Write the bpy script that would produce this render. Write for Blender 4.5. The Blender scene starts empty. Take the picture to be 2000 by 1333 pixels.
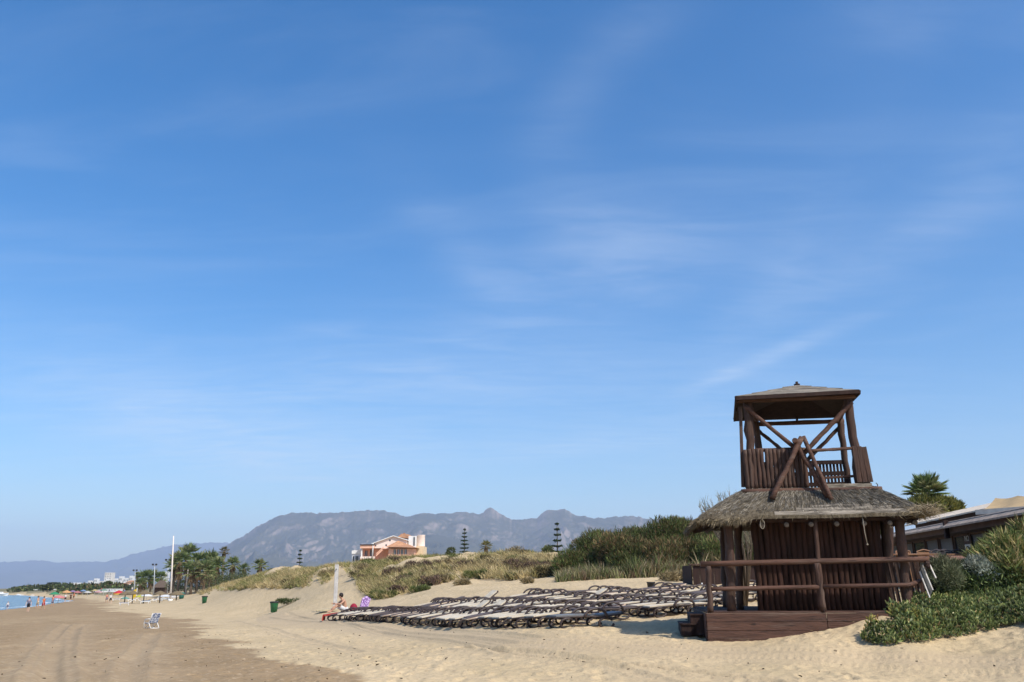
import bpy, math, random
import numpy as np
from mathutils import Vector, Matrix
PI = math.pi
S = bpy.context.scene
COL = S.collection
R = math.radians
rng = np.random.default_rng(11)
random.seed(5)

# ------------------------------------------------------------------ camera
F = 1680.0; HZ = 1142.0; ROLL = 0.008; EYE = 2.4
TH = math.atan((HZ - 666.5) / F)
cam = bpy.data.objects.new('camera', bpy.data.cameras.new('camera')); COL.objects.link(cam)
cam.data.sensor_width = 36.0; cam.data.lens = 36.0 * F / 2000.0
cam.data.clip_start = 0.1; cam.data.clip_end = 60000
_c, _s = math.cos(TH), math.sin(TH)
M = Matrix(((1, 0, 0), (0, -_s, -_c), (0, _c, -_s))) @ Matrix.Rotation(-ROLL, 3, 'Z')
cam.matrix_world = Matrix.Translation((0, 0, EYE)) @ M.to_4x4()
S.camera = cam

# ------------------------------------------------------------------ sky, sun, exposure
SUN_EL = 47.0; SUN_AZ = 136.0            # azimuth clockwise from +Y
w = bpy.data.worlds.new('World'); S.world = w; w.use_nodes = True
nt = w.node_tree; nt.nodes.clear()
def N(t, typ, **kw):
    n = t.nodes.new(typ)
    for k, v in kw.items():
        if hasattr(n, k): setattr(n, k, v)
    return n
out = N(nt, 'ShaderNodeOutputWorld'); bg = N(nt, 'ShaderNodeBackground')
bg.inputs[1].default_value = 0.115
sky = N(nt, 'ShaderNodeTexSky'); sky.sky_type = 'NISHITA'; sky.sun_disc = False
sky.sun_elevation = R(SUN_EL); sky.sun_rotation = R(SUN_AZ)
sky.altitude = 0; sky.air_density = 1.0; sky.dust_density = 1.3; sky.ozone_density = 2.2
hs = N(nt, 'ShaderNodeHueSaturation'); hs.inputs['Saturation'].default_value = 1.44; hs.inputs['Value'].default_value = 1.46; hs.inputs['Hue'].default_value = .502
nt.links.new(sky.outputs[0], hs.inputs['Color'])
tc = N(nt, 'ShaderNodeTexCoord')
def mth(t, op, a, b=None, c=None, clamp=False):
    n = N(t, 'ShaderNodeMath', operation=op); n.use_clamp = clamp
    for i, v in enumerate((a, b, c)):
        if v is None: continue
        if isinstance(v, (int, float)): n.inputs[i].default_value = v
        else: t.links.new(v, n.inputs[i])
    return n.outputs[0]
sep = N(nt, 'ShaderNodeSeparateXYZ'); nt.links.new(tc.outputs['Generated'], sep.inputs[0])
zz = mth(nt, 'MAXIMUM', sep.outputs[2], 0.0)
zz = mth(nt, 'ADD', zz, 0.08)
cu = mth(nt, 'DIVIDE', sep.outputs[0], zz); cv = mth(nt, 'DIVIDE', sep.outputs[1], zz)
cmb = N(nt, 'ShaderNodeCombineXYZ'); nt.links.new(cu, cmb.inputs[0]); nt.links.new(cv, cmb.inputs[1])
def cirrus(rot, sx, sy, scale, lo, hi, dist, off):
    mp = N(nt, 'ShaderNodeMapping'); mp.inputs['Rotation'].default_value = (0, 0, rot)
    mp.inputs['Scale'].default_value = (sx, sy, 1); mp.inputs['Location'].default_value = (off, off * .7, off * .3)
    nt.links.new(cmb.outputs[0], mp.inputs[0])
    nz = N(nt, 'ShaderNodeTexNoise'); nz.inputs['Scale'].default_value = scale; nz.inputs['Detail'].default_value = 7
    nz.inputs['Roughness'].default_value = .55; nz.inputs['Distortion'].default_value = dist
    nt.links.new(mp.outputs[0], nz.inputs['Vector'])
    mr = N(nt, 'ShaderNodeMapRange'); mr.interpolation_type = 'SMOOTHSTEP'
    mr.inputs['From Min'].default_value = lo; mr.inputs['From Max'].default_value = hi
    nt.links.new(nz.outputs['Fac'], mr.inputs['Value'])
    return mr.outputs['Result']
def seg(x0, y0, x1, y1, wd, amp, soft=1.0):
    # a cloud streak between two points of the cloud layer (x/z, y/z of the direction)
    dx, dy = x1 - x0, y1 - y0; L = math.hypot(dx, dy); ux, uy = dx / L, dy / L
    a = mth(nt, 'ADD', mth(nt, 'MULTIPLY', cu, ux), mth(nt, 'MULTIPLY', cv, uy))
    a = mth(nt, 'SUBTRACT', a, (x0 + x1) / 2 * ux + (y0 + y1) / 2 * uy)
    b = mth(nt, 'ADD', mth(nt, 'MULTIPLY', cu, -uy), mth(nt, 'MULTIPLY', cv, ux))
    b = mth(nt, 'SUBTRACT', b, -x0 * uy + y0 * ux)
    a2 = mth(nt, 'POWER', mth(nt, 'DIVIDE', mth(nt, 'ABSOLUTE', a), L * .55), 2.0)
    b2 = mth(nt, 'POWER', mth(nt, 'DIVIDE', mth(nt, 'ABSOLUTE', b), wd), 2.0)
    e = mth(nt, 'POWER', 2.718, mth(nt, 'MULTIPLY', mth(nt, 'ADD', a2, b2), -1.0))
    return mth(nt, 'MULTIPLY', e, amp)
def P(px, py, Y):
    """photo pixel (2000 x 1333) and distance along +Y -> point"""
    a = (px - 1000.) / F; b = -(py - 666.5) / F
    c, s = math.cos(ROLL), math.sin(ROLL)
    x = a * c + b * s; y = -a * s + b * c
    d = (x, math.cos(TH) - math.sin(TH) * y, math.sin(TH) + math.cos(TH) * y)
    k = Y / d[1]
    return Vector((d[0] * k, Y, EYE + d[2] * k))
def skyuv(px, py):
    v = P(px, py, 1.0) - Vector((0, 0, EYE)); v.normalize()
    return v.x / (v.z + .08), v.y / (v.z + .08)
c1 = cirrus(0.5, 1.0, 3.2, 0.9, .42, .78, 1.2, 3.1)
c2 = cirrus(-0.6, 0.7, 2.2, 1.6, .50, .85, 1.5, 9.4)
streaks = None
for (x0, y0, x1, y1, wd, amp) in ((1375, 752, 1660, 630, .05, .62), (1340, 10, 1170, 100, .05, .20), (1170, 100, 1070, 270, .05, .16), (1070, 250, 1110, 430, .07, .16), (1090, 400, 1330, 520, .16, .24),
                                  (1450, 650, 1650, 330, .09, .26), (1500, 640, 1900, 380, .12, .26), (1800, 480, 2050, 180, .10, .2), (830, 400, 1000, 600, .07, .26), (900, 680, 1250, 430, .16, .30), (1180, 620, 1480, 400, .16, .26),
                                  (540, 655, 740, 640, .06, .26), (300, 830, 900, 700, .30, .26), (0, 640, 420, 870, .34, .42), (150, 800, 620, 940, .50, .46), (420, 930, 1050, 860, .60, .55), (600, 760, 1300, 720, .35, .40), (970, 890, 1330, 845, .20, .34), (1200, 870, 1750, 820, .7, .4), (0, 270, 110, 245, .04, .12), (1600, 60, 1900, 10, .07, .2)):
    u0 = skyuv(x0, y0); u1 = skyuv(x1, y1)
    q = seg(u0[0], u0[1], u1[0], u1[1], wd * 1.25, amp * .42)
    streaks = q if streaks is None else mth(nt, 'ADD', streaks, q)
c3 = mth(nt, 'MULTIPLY', mth(nt, 'ADD', cirrus(1.25, .8, 2.6, 2.0, .25, .82, 1.4, 5.5), cirrus(2.2, .8, 2.4, 2.4, .28, .82, 1.4, 2.2)), .6)
tot = mth(nt, 'ADD', mth(nt, 'MULTIPLY', streaks, mth(nt, 'ADD', mth(nt, 'MULTIPLY', c3, 1.1), .25)), mth(nt, 'MULTIPLY', c1, .07))
tot = mth(nt, 'ADD', tot, mth(nt, 'MULTIPLY', c2, .03), clamp=True)
mx = N(nt, 'ShaderNodeMixRGB'); mx.inputs[2].default_value = (6.4, 7.3, 8.6, 1)
nt.links.new(tot, mx.inputs[0]); nt.links.new(hs.outputs[0], mx.inputs[1])
nt.links.new(mx.outputs[0], bg.inputs[0]); nt.links.new(bg.outputs[0], out.inputs[0])

sl = bpy.data.lights.new('sun', 'SUN'); sl.energy = 4.8; sl.angle = R(0.53); sl.color = (1.0, .94, .85)
sun = bpy.data.objects.new('sun', sl); COL.objects.link(sun)
az = R(SUN_AZ); el = R(SUN_EL)
SUNV = Vector((math.sin(az) * math.cos(el), math.cos(az) * math.cos(el), math.sin(el)))
sun.rotation_euler = SUNV.to_track_quat('Z', 'Y').to_euler(); sun.location = (30, -20, 60)
S.view_settings.view_transform = 'Standard'; S.view_settings.look = 'None'
S.view_settings.exposure = 0.12; S.view_settings.gamma = 1.0
S.cycles.max_bounces = 6; S.cycles.volume_bounces = 1; S.cycles.transparent_max_bounces = 8

# ------------------------------------------------------------------ helpers
def proj(X, Y, Z):
    y = -math.sin(TH) * Y + math.cos(TH) * (Z - EYE); dz = math.cos(TH) * Y + math.sin(TH) * (Z - EYE)
    a = X / dz; b = y / dz
    c, s = math.cos(ROLL), math.sin(ROLL)
    a2 = a * c - b * s; b2 = a * s + b * c
    return 1000 + a2 * F, 666.5 - b2 * F
def _h(ix, iy, seed):
    n = (ix.astype(np.int64) * 374761393 + iy.astype(np.int64) * 668265263 + seed * 982451653) & 0xffffffff
    n = ((n ^ (n >> 13)) * 1274126177) & 0xffffffff
    return ((n ^ (n >> 16)) & 0xffffff) / float(0xffffff)
def vn(x, y, seed=0):
    x = np.asarray(x, float); y = np.asarray(y, float)
    ix = np.floor(x); iy = np.floor(y); fx = x - ix; fy = y - iy
    fx = fx * fx * (3 - 2 * fx); fy = fy * fy * (3 - 2 * fy)
    a = _h(ix, iy, seed); b = _h(ix + 1, iy, seed); c = _h(ix, iy + 1, seed); d = _h(ix + 1, iy + 1, seed)
    return (a * (1 - fx) + b * fx) * (1 - fy) + (c * (1 - fx) + d * fx) * fy
def fbm(x, y, seed=0, o=4, g=.5):
    s = 0; a = 1; t = 0
    for i in range(o):
        s = s + a * vn(x * 2 ** i, y * 2 ** i, seed + i * 7); t += a; a *= g
    return s / t
MATS = {}
def mat(name, c1, c2=None, scale=4.0, rough=.8, bump=0.0, bscale=None, stretch=None, spec=.3, attr=None, metal=0, detail=6, lo=.35, hi=.65, trans=0, bdist=.02, wear=None):
    if name in MATS: return MATS[name]
    m = bpy.data.materials.new(name); m.use_nodes = True; t = m.node_tree
    b = t.nodes['Principled BSDF']; b.inputs['Roughness'].default_value = rough
    b.inputs['Specular IOR Level'].default_value = spec; b.inputs['Metallic'].default_value = metal
    tcn = N(t, 'ShaderNodeTexCoord'); mp = N(t, 'ShaderNodeMapping')
    t.links.new(tcn.outputs['Object'], mp.inputs[0])
    if stretch: mp.inputs['Scale'].default_value = stretch
    nz = N(t, 'ShaderNodeTexNoise'); nz.inputs['Scale'].default_value = scale; nz.inputs['Detail'].default_value = detail
    t.links.new(mp.outputs[0], nz.inputs['Vector'])
    mr = N(t, 'ShaderNodeMapRange'); mr.inputs['From Min'].default_value = lo; mr.inputs['From Max'].default_value = hi
    t.links.new(nz.outputs['Fac'], mr.inputs['Value'])
    mixn = N(t, 'ShaderNodeMixRGB'); t.links.new(mr.outputs[0], mixn.inputs[0])
    if c2 is None: c2 = tuple(v * .82 for v in c1)
    mixn.inputs[1].default_value = (*c1, 1); mixn.inputs[2].default_value = (*c2, 1)
    o = mixn.outputs[0]
    if wear:
        for (sc_, w0, w1, wc) in wear:
            nw = N(t, 'ShaderNodeTexNoise'); nw.inputs['Scale'].default_value = sc_; nw.inputs['Detail'].default_value = 8; nw.inputs['Roughness'].default_value = .7
            t.links.new(mp.outputs[0], nw.inputs['Vector']); mw = N(t, 'ShaderNodeMapRange'); mw.inputs['From Min'].default_value = w0; mw.inputs['From Max'].default_value = w1
            t.links.new(nw.outputs['Fac'], mw.inputs['Value']); mm_ = N(t, 'ShaderNodeMixRGB'); t.links.new(mw.outputs[0], mm_.inputs[0]); t.links.new(o, mm_.inputs[1]); mm_.inputs[2].default_value = (*wc, 1); o = mm_.outputs[0]
    if attr:
        at = N(t, 'ShaderNodeAttribute'); at.attribute_name = attr
        mu = N(t, 'ShaderNodeMixRGB', blend_type='MULTIPLY'); mu.inputs[0].default_value = 1
        t.links.new(o, mu.inputs[1]); t.links.new(at.outputs['Color'], mu.inputs[2]); o = mu.outputs[0]
    t.links.new(o, b.inputs['Base Color'])
    if bump:
        nb = N(t, 'ShaderNodeTexNoise'); nb.inputs['Scale'].default_value = bscale or scale * 3; nb.inputs['Detail'].default_value = 5
        t.links.new(mp.outputs[0], nb.inputs['Vector'])
        bn = N(t, 'ShaderNodeBump'); bn.inputs['Strength'].default_value = bump; bn.inputs['Distance'].default_value = bdist
        t.links.new(nb.outputs['Fac'], bn.inputs['Height']); t.links.new(bn.outputs[0], b.inputs['Normal'])
    if trans:
        tr = N(t, 'ShaderNodeBsdfTranslucent'); t.links.new(o, tr.inputs[0]); ms = N(t, 'ShaderNodeMixShader'); ms.inputs[0].default_value = trans
        t.links.new(b.outputs[0], ms.inputs[1]); t.links.new(tr.outputs[0], ms.inputs[2])
        t.links.new(ms.outputs[0], t.nodes['Material Output'].inputs[0])
    MATS[name] = m
    return m
OFF = {}
def link(o, parent=None):
    COL.objects.link(o)
    if parent is not None: o.parent = parent
    return o
def tag(o, label=None, cat=None, group=None, kind=None):
    if label: o['label'] = label
    if cat: o['category'] = cat
    if group: o['group'] = group
    if kind: o['kind'] = kind
    return o
def empty(name, loc, label, cat, group=None, rz=0, world=True):
    o = bpy.data.objects.new(name, None); link(o); o.location = loc; o.rotation_euler = (0, 0, rz)
    o.empty_display_size = .3
    OFF[o.name] = Vector(loc) if world else Vector((0, 0, 0))
    return tag(o, label, cat, group)
def mesh_np(name, V, FS, m, parent=None, col=None, smooth=False, loc=None, top=False):
    V = np.asarray(V, np.float32).reshape(-1, 3)
    off = Vector((0, 0, 0))
    if parent is not None: off = OFF.get(parent.name, off)
    elif loc is not None: off = Vector(loc)
    V = V - np.array(off, np.float32)
    me = bpy.data.meshes.new(name)
    idx = []; st = []; tt = []; p = 0
    for f in FS:
        f = np.asarray(f, np.int32)
        if len(f) == 0: continue
        k = f.shape[1]; n = len(f)
        idx.append(f.ravel()); st.append(p + np.arange(n) * k); tt.append(np.full(n, k)); p += n * k
    idx = np.concatenate(idx); st = np.concatenate(st); tt = np.concatenate(tt)
    me.vertices.add(len(V)); me.vertices.foreach_set('co', V.ravel())
    me.loops.add(len(idx)); me.loops.foreach_set('vertex_index', idx.astype(np.int32))
    me.polygons.add(len(st)); me.polygons.foreach_set('loop_start', st.astype(np.int32)); me.polygons.foreach_set('loop_total', tt.astype(np.int32))
    if smooth: me.polygons.foreach_set('use_smooth', np.ones(len(st), bool))
    me.update(calc_edges=True)
    if col is not None:
        a = me.attributes.new('col', 'FLOAT_COLOR', 'POINT')
        c4 = np.ones((len(V), 4), np.float32); c4[:, :3] = col; a.data.foreach_set('color', c4.ravel())
    me.materials.append(m)
    o = bpy.data.objects.new(name, me); link(o, parent)
    if parent is None and loc is not None: o.location = loc
    OFF[o.name] = off
    return o
class MB:
    def __init__(s): s.v = []; s.f = []; s.sm = []
    def add(s, vs, fs, sm=False):
        b = len(s.v); s.v += [tuple(v) for v in vs]; s.f += [tuple(i + b for i in f) for f in fs]; s.sm += [sm] * len(fs); return s
    def box(s, c, d, rot=None, bev=0):
        c = Vector(c); hx, hy, hz = d[0] / 2, d[1] / 2, d[2] / 2
        vs = [Vector((x, y, z)) for z in (-hz, hz) for y in (-hy, hy) for x in (-hx, hx)]
        if rot is not None: vs = [rot @ v for v in vs]
        return s.add([v + c for v in vs], [(0, 2, 3, 1), (4, 5, 7, 6), (0, 1, 5, 4), (2, 6, 7, 3), (0, 4, 6, 2), (1, 3, 7, 5)])
    def beam(s, a, b, wd, hd, up=(0, 0, 1)):
        a = Vector(a); b = Vector(b); d = (b - a); L = d.length; d.normalize(); up = Vector(up)
        x = d.cross(up)
        if x.length < 1e-4: x = Vector((1, 0, 0))
        x.normalize(); y = x.cross(d)
        vs = [p + x * sx * wd / 2 + y * sy * hd / 2 for p in (a, b) for sy in (-1, 1) for sx in (-1, 1)]
        return s.add(vs, [(0, 1, 3, 2), (4, 6, 7, 5), (0, 4, 5, 1), (2, 3, 7, 6), (0, 2, 6, 4), (1, 5, 7, 3)])
    def tube(s, pts, r, n=8, cap=True, wob=0.0):
        pts = [Vector(p) for p in pts]; m = len(pts)
        rs = r if isinstance(r, (list, tuple)) else [r] * m
        prev = None; vs = []
        for i, p in enumerate(pts):
            d = (pts[min(i + 1, m - 1)] - pts[max(i - 1, 0)])
            if d.length < 1e-9: d = Vector((0, 0, 1))
            d.normalize()
            if prev is None:
                x = d.cross(Vector((0, 0, 1)))
                if x.length < .05: x = d.cross(Vector((0, 1, 0)))
            else: x = prev - d * prev.dot(d)
            x.normalize(); prev = x; y = d.cross(x)
            for k in range(n):
                a = 2 * PI * k / n; rr = rs[i] * (1 + wob * (random.random() - .5))
                vs.append(p + x * math.cos(a) * rr + y * math.sin(a) * rr)
        fs = [(i * n + k, i * n + (k + 1) % n, (i + 1) * n + (k + 1) % n, (i + 1) * n + k) for i in range(m - 1) for k in range(n)]
        if cap: fs += [tuple(range(n - 1, -1, -1)), tuple((m - 1) * n + k for k in range(n))]
        b = len(s.v); s.v += [tuple(v) for v in vs]
        s.f += [tuple(i + b for i in f) for f in fs]; s.sm += [len(f) == 4 for f in fs]
        return s
    def log(s, a, b, r, n=10, seg=5, wob=.10):
        seg += 3; wob += .05
        a = Vector(a); b = Vector(b)
        pts = [a.lerp(b, i / seg) + (Vector((random.uniform(-1, 1), random.uniform(-1, 1), 0)) * r * .2 if 0 < i < seg else Vector()) for i in range(seg + 1)]
        return s.tube(pts, [r * random.uniform(.90, 1.08) for _ in pts], n, True, wob)
    def lathe(s, prof, n=16, c=(0, 0, 0), sx=1, sy=1):
        c = Vector(c); vs = [c + Vector((r * math.cos(2 * PI * k / n) * sx, r * math.sin(2 * PI * k / n) * sy, z)) for r, z in prof for k in range(n)]
        m = len(prof)
        fs = [(i * n + k, i * n + (k + 1) % n, (i + 1) * n + (k + 1) % n, (i + 1) * n + k) for i in range(m - 1) for k in range(n)]
        return s.add(vs, fs, True)
    def ball(s, c, r, sc=(1, 1, 1), n=12):
        prof = [(max(1e-4, math.sin(PI * i / n) * r), -math.cos(PI * i / n) * r * sc[2]) for i in range(n + 1)]
        return s.lathe(prof, n, c, sc[0], sc[1])
    def build(s, name, m, parent=None, loc=None, bevel=0, wn=False):
        off = Vector((0, 0, 0))
        if parent is not None: off = OFF.get(parent.name, off)
        elif loc is not None: off = Vector(loc)
        me = bpy.data.meshes.new(name)
        me.from_pydata([tuple(Vector(v) - off) for v in s.v], [], s.f)
        me.polygons.foreach_set('use_smooth', s.sm); me.update()
        me.materials.append(m)
        o = bpy.data.objects.new(name, me); link(o, parent)
        if parent is None and loc is not None: o.location = loc
        OFF[o.name] = off
        if bevel:
            bm = o.modifiers.new('bevel', 'BEVEL'); bm.width = bevel; bm.segments = 2; bm.limit_method = 'ANGLE'; bm.angle_limit = R(50)
        return o
def kids(o): return [c for c in bpy.data.objects if c.parent == o]
def copy_tree(o, kidmap, parent=None):
    c = o.copy(); COL.objects.link(c); c.parent = parent
    for ch in kidmap.get(o.name, []): copy_tree(ch, kidmap, c)
    return c
def kmap():
    d = {}
    for o in bpy.data.objects:
        if o.parent: d.setdefault(o.parent.name, []).append(o)
    return d
def unit(v): return v / np.maximum(np.linalg.norm(v, axis=1, keepdims=True), 1e-9)
def blades(P0, D, W, bend=None, mid=.55, taper=.8, side=None):
    """pointed two-segment leaves: base P0, vector D, width W, sideways/down bend vector"""
    P0 = np.asarray(P0, float); D = np.asarray(D, float); n = len(P0)
    W = np.broadcast_to(np.asarray(W, float), (n,))
    if side is None:
        r = rng.normal(size=(n, 3)); side = unit(np.cross(D, r))
    if bend is None: bend = np.zeros((n, 3))
    w = side * W[:, None] / 2
    m = P0 + D * mid + bend * .25; t = P0 + D + bend
    V = np.stack([P0 - w, P0 + w, m - w * taper, m + w * taper, t], 1).reshape(-1, 3)
    b = (np.arange(n) * 5)[:, None]
    return V, [np.concatenate([b + np.array([[0, 1, 3, 2]])]), np.concatenate([b + np.array([[2, 3, 4]])])]
def join(parts):
    Vs = []; Fq = []; Ft = []; Cs = []; o = 0
    for V, FS, C in parts:
        Vs.append(V)
        for f in FS:
            (Fq if f.shape[1] == 4 else Ft).append(f + o)
        Cs.append(np.broadcast_to(C, (len(V), 3)) if np.ndim(C) == 1 else C); o += len(V)
    fs = []
    if Fq: fs.append(np.concatenate(Fq))
    if Ft: fs.append(np.concatenate(Ft))
    return np.concatenate(Vs), fs, np.concatenate(Cs)
def rep5(c): return np.repeat(c, 5, axis=0)
def randdir(n, zb=0.0):
    d = rng.normal(size=(n, 3)); d[:, 2] += zb; return unit(d)
def pal(n, cols, jit=.18, wts=None):
    cols = np.array(cols); i = rng.choice(len(cols), n, p=wts)
    return np.clip(cols[i] * (1 + rng.normal(size=(n, 1)) * jit), 0.003, 1)
FOL = mat('foliage', (1, 1, 1), (.72, .74, .68), 3.0, .75, attr='col', spec=.25, trans=.25)
DRY = mat('dry_plant', (1, 1, 1), (.75, .74, .72), 5.0, .85, attr='col', spec=.15, trans=.15)

# ------------------------------------------------------------------ terrain
CP = [(0, 1333, 15.3), (350, 1333, 15.2), (700, 1333, 15), (1050, 1333, 14.9), (1400, 1333, 14.6), (1700, 1333, 14.3), (2000, 1333, 13.8),
      (0, 1268, 26), (400, 1265, 26), (700, 1262, 23.5), (1000, 1262, 19.6), (1250, 1262, 18.7), (1380, 1258, 18.9), (1480, 1257, 18.5), (1560, 1250, 18.15), (1620, 1243, 18.1), (1690, 1224, 18.2), (1740, 1208, 18.4),
      (1700, 1262, 17.4), (1850, 1255, 17.3), (1990, 1243, 17.0), (1980, 1225, 18), (1760, 1190, 20.3), (1850, 1160, 21), (1920, 1148, 21.5), (2000, 1135, 21),
      (1150, 1241, 20.4), (1100, 1228, 22.2), (1340, 1232, 21.0), (850, 1226, 30.5), (1240, 1216, 25), (1340, 1203, 26.2), (1440, 1184, 30), (1200, 1185, 32), (1050, 1164, 39), (1400, 1156, 37), (1460, 1160, 34),
      (650, 1214, 44), (500, 1226, 42), (296, 1228, 46), (100, 1232, 46), (740, 1190, 52), (950, 1165, 45), (1000, 1148, 51), (1250, 1130, 50), (1340, 1130, 46), (850, 1164, 54), (650, 1194, 61),
      (540, 1192, 84), (400, 1177, 125), (350, 1172, 160), (250, 1184, 120), (600, 1172, 76), (760, 1158, 67), (850, 1136, 66), (930, 1122, 66), (1000, 1118, 65), (900, 1148, 58), (1080, 1116, 63),
      (430, 1146, 150), (500, 1128, 125), (560, 1116, 112), (640, 1110, 100), (700, 1106, 92), (780, 1096, 86), (900, 1090, 80), (1000, 1086, 76), (1080, 1092, 73), (1150, 1108, 67), (1220, 1118, 60), (480, 1146, 118), (560, 1146, 98), (680, 1130, 84),
      (1330, 1118, 58), (1430, 1118, 56), (1500, 1120, 50)]
ZP = [(300, 200, .55), (380, 200, 1.2), (450, 200, 1.7), (550, 175, 2.2), (700, 150, 2.2), (900, 140, 2.4), (1100, 130, 2.6), (1400, 110, 2.8), (2000, 110, 3.0),
      (250, 260, 1.0), (500, 260, 2.0), (900, 260, 2.2), (1500, 260, 2.6), (2000, 260, 2.6), (1600, 30, 1.9), (1800, 30, 2.45), (2000, 30, 2.5), (1700, 42, 2.5), (2000, 45, 2.6), (1500, 26, 1.6), (1600, 23, 1.5), (1450, 22.5, 1.4), (1750, 24, 2.1),
      (0, 90, .0), (0, 46, .25), (2300, 20, 2.7), (2300, 14, 1.2), (-300, 15, .6), (-300, 60, -.1), (2300, 60, 2.7), (1000, 11.5, .8), (0, 11.5, .75), (2000, 11.5, .8), (1000, 85, 4.6), (780, 96, 4.2), (640, 110, 4.0), (1150, 78, 3.2)]
pts = []
for px, py, Y in CP:
    p = P(px, py, Y); pts.append((p.x / p.y, math.log(p.y), p.z))
for px, Y, z in ZP: pts.append(((px - 1000) / F, math.log(Y), z))
pts = np.array(pts); KU = 2.6
def _rb(d2): return np.sqrt(d2 + .006)
_D = (KU * (pts[:, None, 0] - pts[None, :, 0])) ** 2 + (pts[:, None, 1] - pts[None, :, 1]) ** 2
_A = np.zeros((len(pts) + 3,) * 2); n_ = len(pts)
_A[:n_, :n_] = _rb(_D) - np.eye(n_) * .004; _A[:n_, n_] = 1; _A[:n_, n_ + 1] = pts[:, 0]; _A[:n_, n_ + 2] = pts[:, 1]; _A[n_:, :n_] = _A[:n_, n_:].T
_W = np.linalg.solve(_A, np.concatenate([pts[:, 2], [0, 0, 0]]))
COAST = [(-34, -900), (-34, -40), (-38, 0), (-50, 50), (-67.5, 113), (-79, 148), (-104, 212), (-150, 290), (-207, 380), (-330, 520), (-640, 800), (-900, 1080), (-1180, 1500),
         (-2000, 3000), (-4600, 7600), (-7000, 10500), (-14800, 11500), (-14800, -900)]
WATER_Z = -0.5
def sea_dist(X, Y):
    """signed distance to the coast, > 0 over the sea"""
    X = np.asarray(X, float); Y = np.asarray(Y, float)
    d = np.full(X.shape, 1e9); ins = np.zeros(X.shape, bool)
    n = len(COAST)
    for i in range(n):
        x0, y0 = COAST[i]; x1, y1 = COAST[(i + 1) % n]
        dx, dy = x1 - x0, y1 - y0; t = np.clip(((X - x0) * dx + (Y - y0) * dy) / (dx * dx + dy * dy), 0, 1)
        if i < 16: d = np.minimum(d, np.hypot(X - x0 - t * dx, Y - y0 - t * dy))
        c = ((y0 > Y) != (y1 > Y)) & (X < (x1 - x0) * (Y - y0) / ((y1 - y0) if y1 != y0 else 1e-9) + x0)
        ins ^= c
    return np.where(ins, d, -d)
def H(X, Y):
    X = np.atleast_1d(np.asarray(X, float)); Y = np.atleast_1d(np.asarray(Y, float))
    rad = np.hypot(X, Y)
    Yc = np.clip(Y, 11.5, 270.); u = np.clip(X / np.maximum(Y, 11.5), -.78, .78); v = np.log(Yc)
    z = np.full(X.shape, 0.0)
    for s in range(0, X.size, 200000):
        sl_ = slice(s, s + 200000); uu = u.ravel()[sl_]; vv = v.ravel()[sl_]
        d2 = (KU * (uu[:, None] - pts[None, :, 0])) ** 2 + (vv[:, None] - pts[None, :, 1]) ** 2
        z.ravel()[sl_] = _rb(d2) @ _W[:n_] + _W[n_] + _W[n_ + 1] * uu + _W[n_ + 2] * vv
    far = np.clip((Y - 230) / 400, 0, 1); z = z * (1 - far) + 2.0 * far
    back = np.clip((12 - Y) / 10, 0, 1); z = z * (1 - back) + .75 * back
    sd = sea_dist(X, Y)
    k = np.clip((sd + 26) / 26, 0, 1); k = k * k * (3 - 2 * k)
    z = np.where(sd < 0, z * (1 - k) + (WATER_Z + .02) * k, WATER_Z - .03 * np.minimum(sd, 80))
    return z
def Hs(x, y): return float(H([x], [y])[0])

# tyre tracks in the sand, as lines on the beach
def line_px(L):
    o = []
    for px, py in L:
        Y = 30.0
        for _ in range(25):
            p = P(px, py, Y); z = Hs(p.x, p.y); k = (EYE - z) / max(1e-3, (EYE - p.z)); Y = min(150, Y * (0.4 + .6 * k))
        p = P(px, py, Y); o.append((p.x, p.y))
    return o
TRK = [([(150, 1198), (125, 1225), (105, 1255), (88, 1295), (78, 1345)], .22, .05, 0), ([(205, 1198), (150, 1225), (125, 1262), (112, 1300), (112, 1345)], .22, .05, 0),
       ([(560, 1200), (800, 1222), (1050, 1246), (1300, 1262), (1600, 1270), (2020, 1276)], .13, .03, 1), ([(520, 1206), (760, 1232), (1000, 1258), (1300, 1280), (1650, 1296), (2020, 1306)], .16, .035, 1),
       ([(900, 1268), (1150, 1290), (1330, 1312), (1500, 1330), (1560, 1345)], .12, .05, 1), ([(560, 1196), (640, 1212), (760, 1240), (1000, 1280), (1200, 1303), (1350, 1345)], .12, .03, 0),
       ([(300, 1240), (260, 1290), (250, 1345)], .2, .03, 0), ([(430, 1200), (470, 1215), (560, 1240), (700, 1275)], .12, .02, 0)]
TRKW = [(line_px(L), wd, dp, tr) for L, wd, dp, tr in TRK]
DAMP = np.array([(1400, 860), (1333, 720), (1300, 630), (1280, 560), (1260, 500), (1240, 440), (1225, 415), (1212, 400), (1205, 330), (1198, 300), (1190, 245), (1180, 235), (1174, 232), (1166, 150), (1150, 140)])[::-1]

ang_f = np.linspace(-38, 38, 1150); ang_b = np.concatenate([np.linspace(38.5, 180, 90), np.linspace(-180, -38.5, 90)[1:]])
ang = np.concatenate([ang_f, ang_b[:90], ang_b[90:]])
rad = np.concatenate([np.geomspace(.5, 11, 30)[:-1], np.geomspace(11, 62, 620)[:-1], np.geomspace(62, 320, 250)[:-1], np.geomspace(320, 19500, 60)])
A_, R_ = np.meshgrid(np.radians(ang), rad)
GX = np.clip(R_ * np.sin(A_), -14900, 14900); GY = np.clip(R_ * np.cos(A_), -1400, 18900)
GZ = H(GX, GY)
near = (R_ < 75)
px_, py_ = proj(GX, np.maximum(GY, 5), GZ)
damp = np.clip((np.interp(py_, DAMP[:, 0], DAMP[:, 1]) - px_ + (fbm(GX * .35, GY * .35, 5) - .5) * 160) / 50, 0, 1)
damp = np.where(GY < 9, np.clip(.5 - GX / 6, 0, 1), damp)
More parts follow.
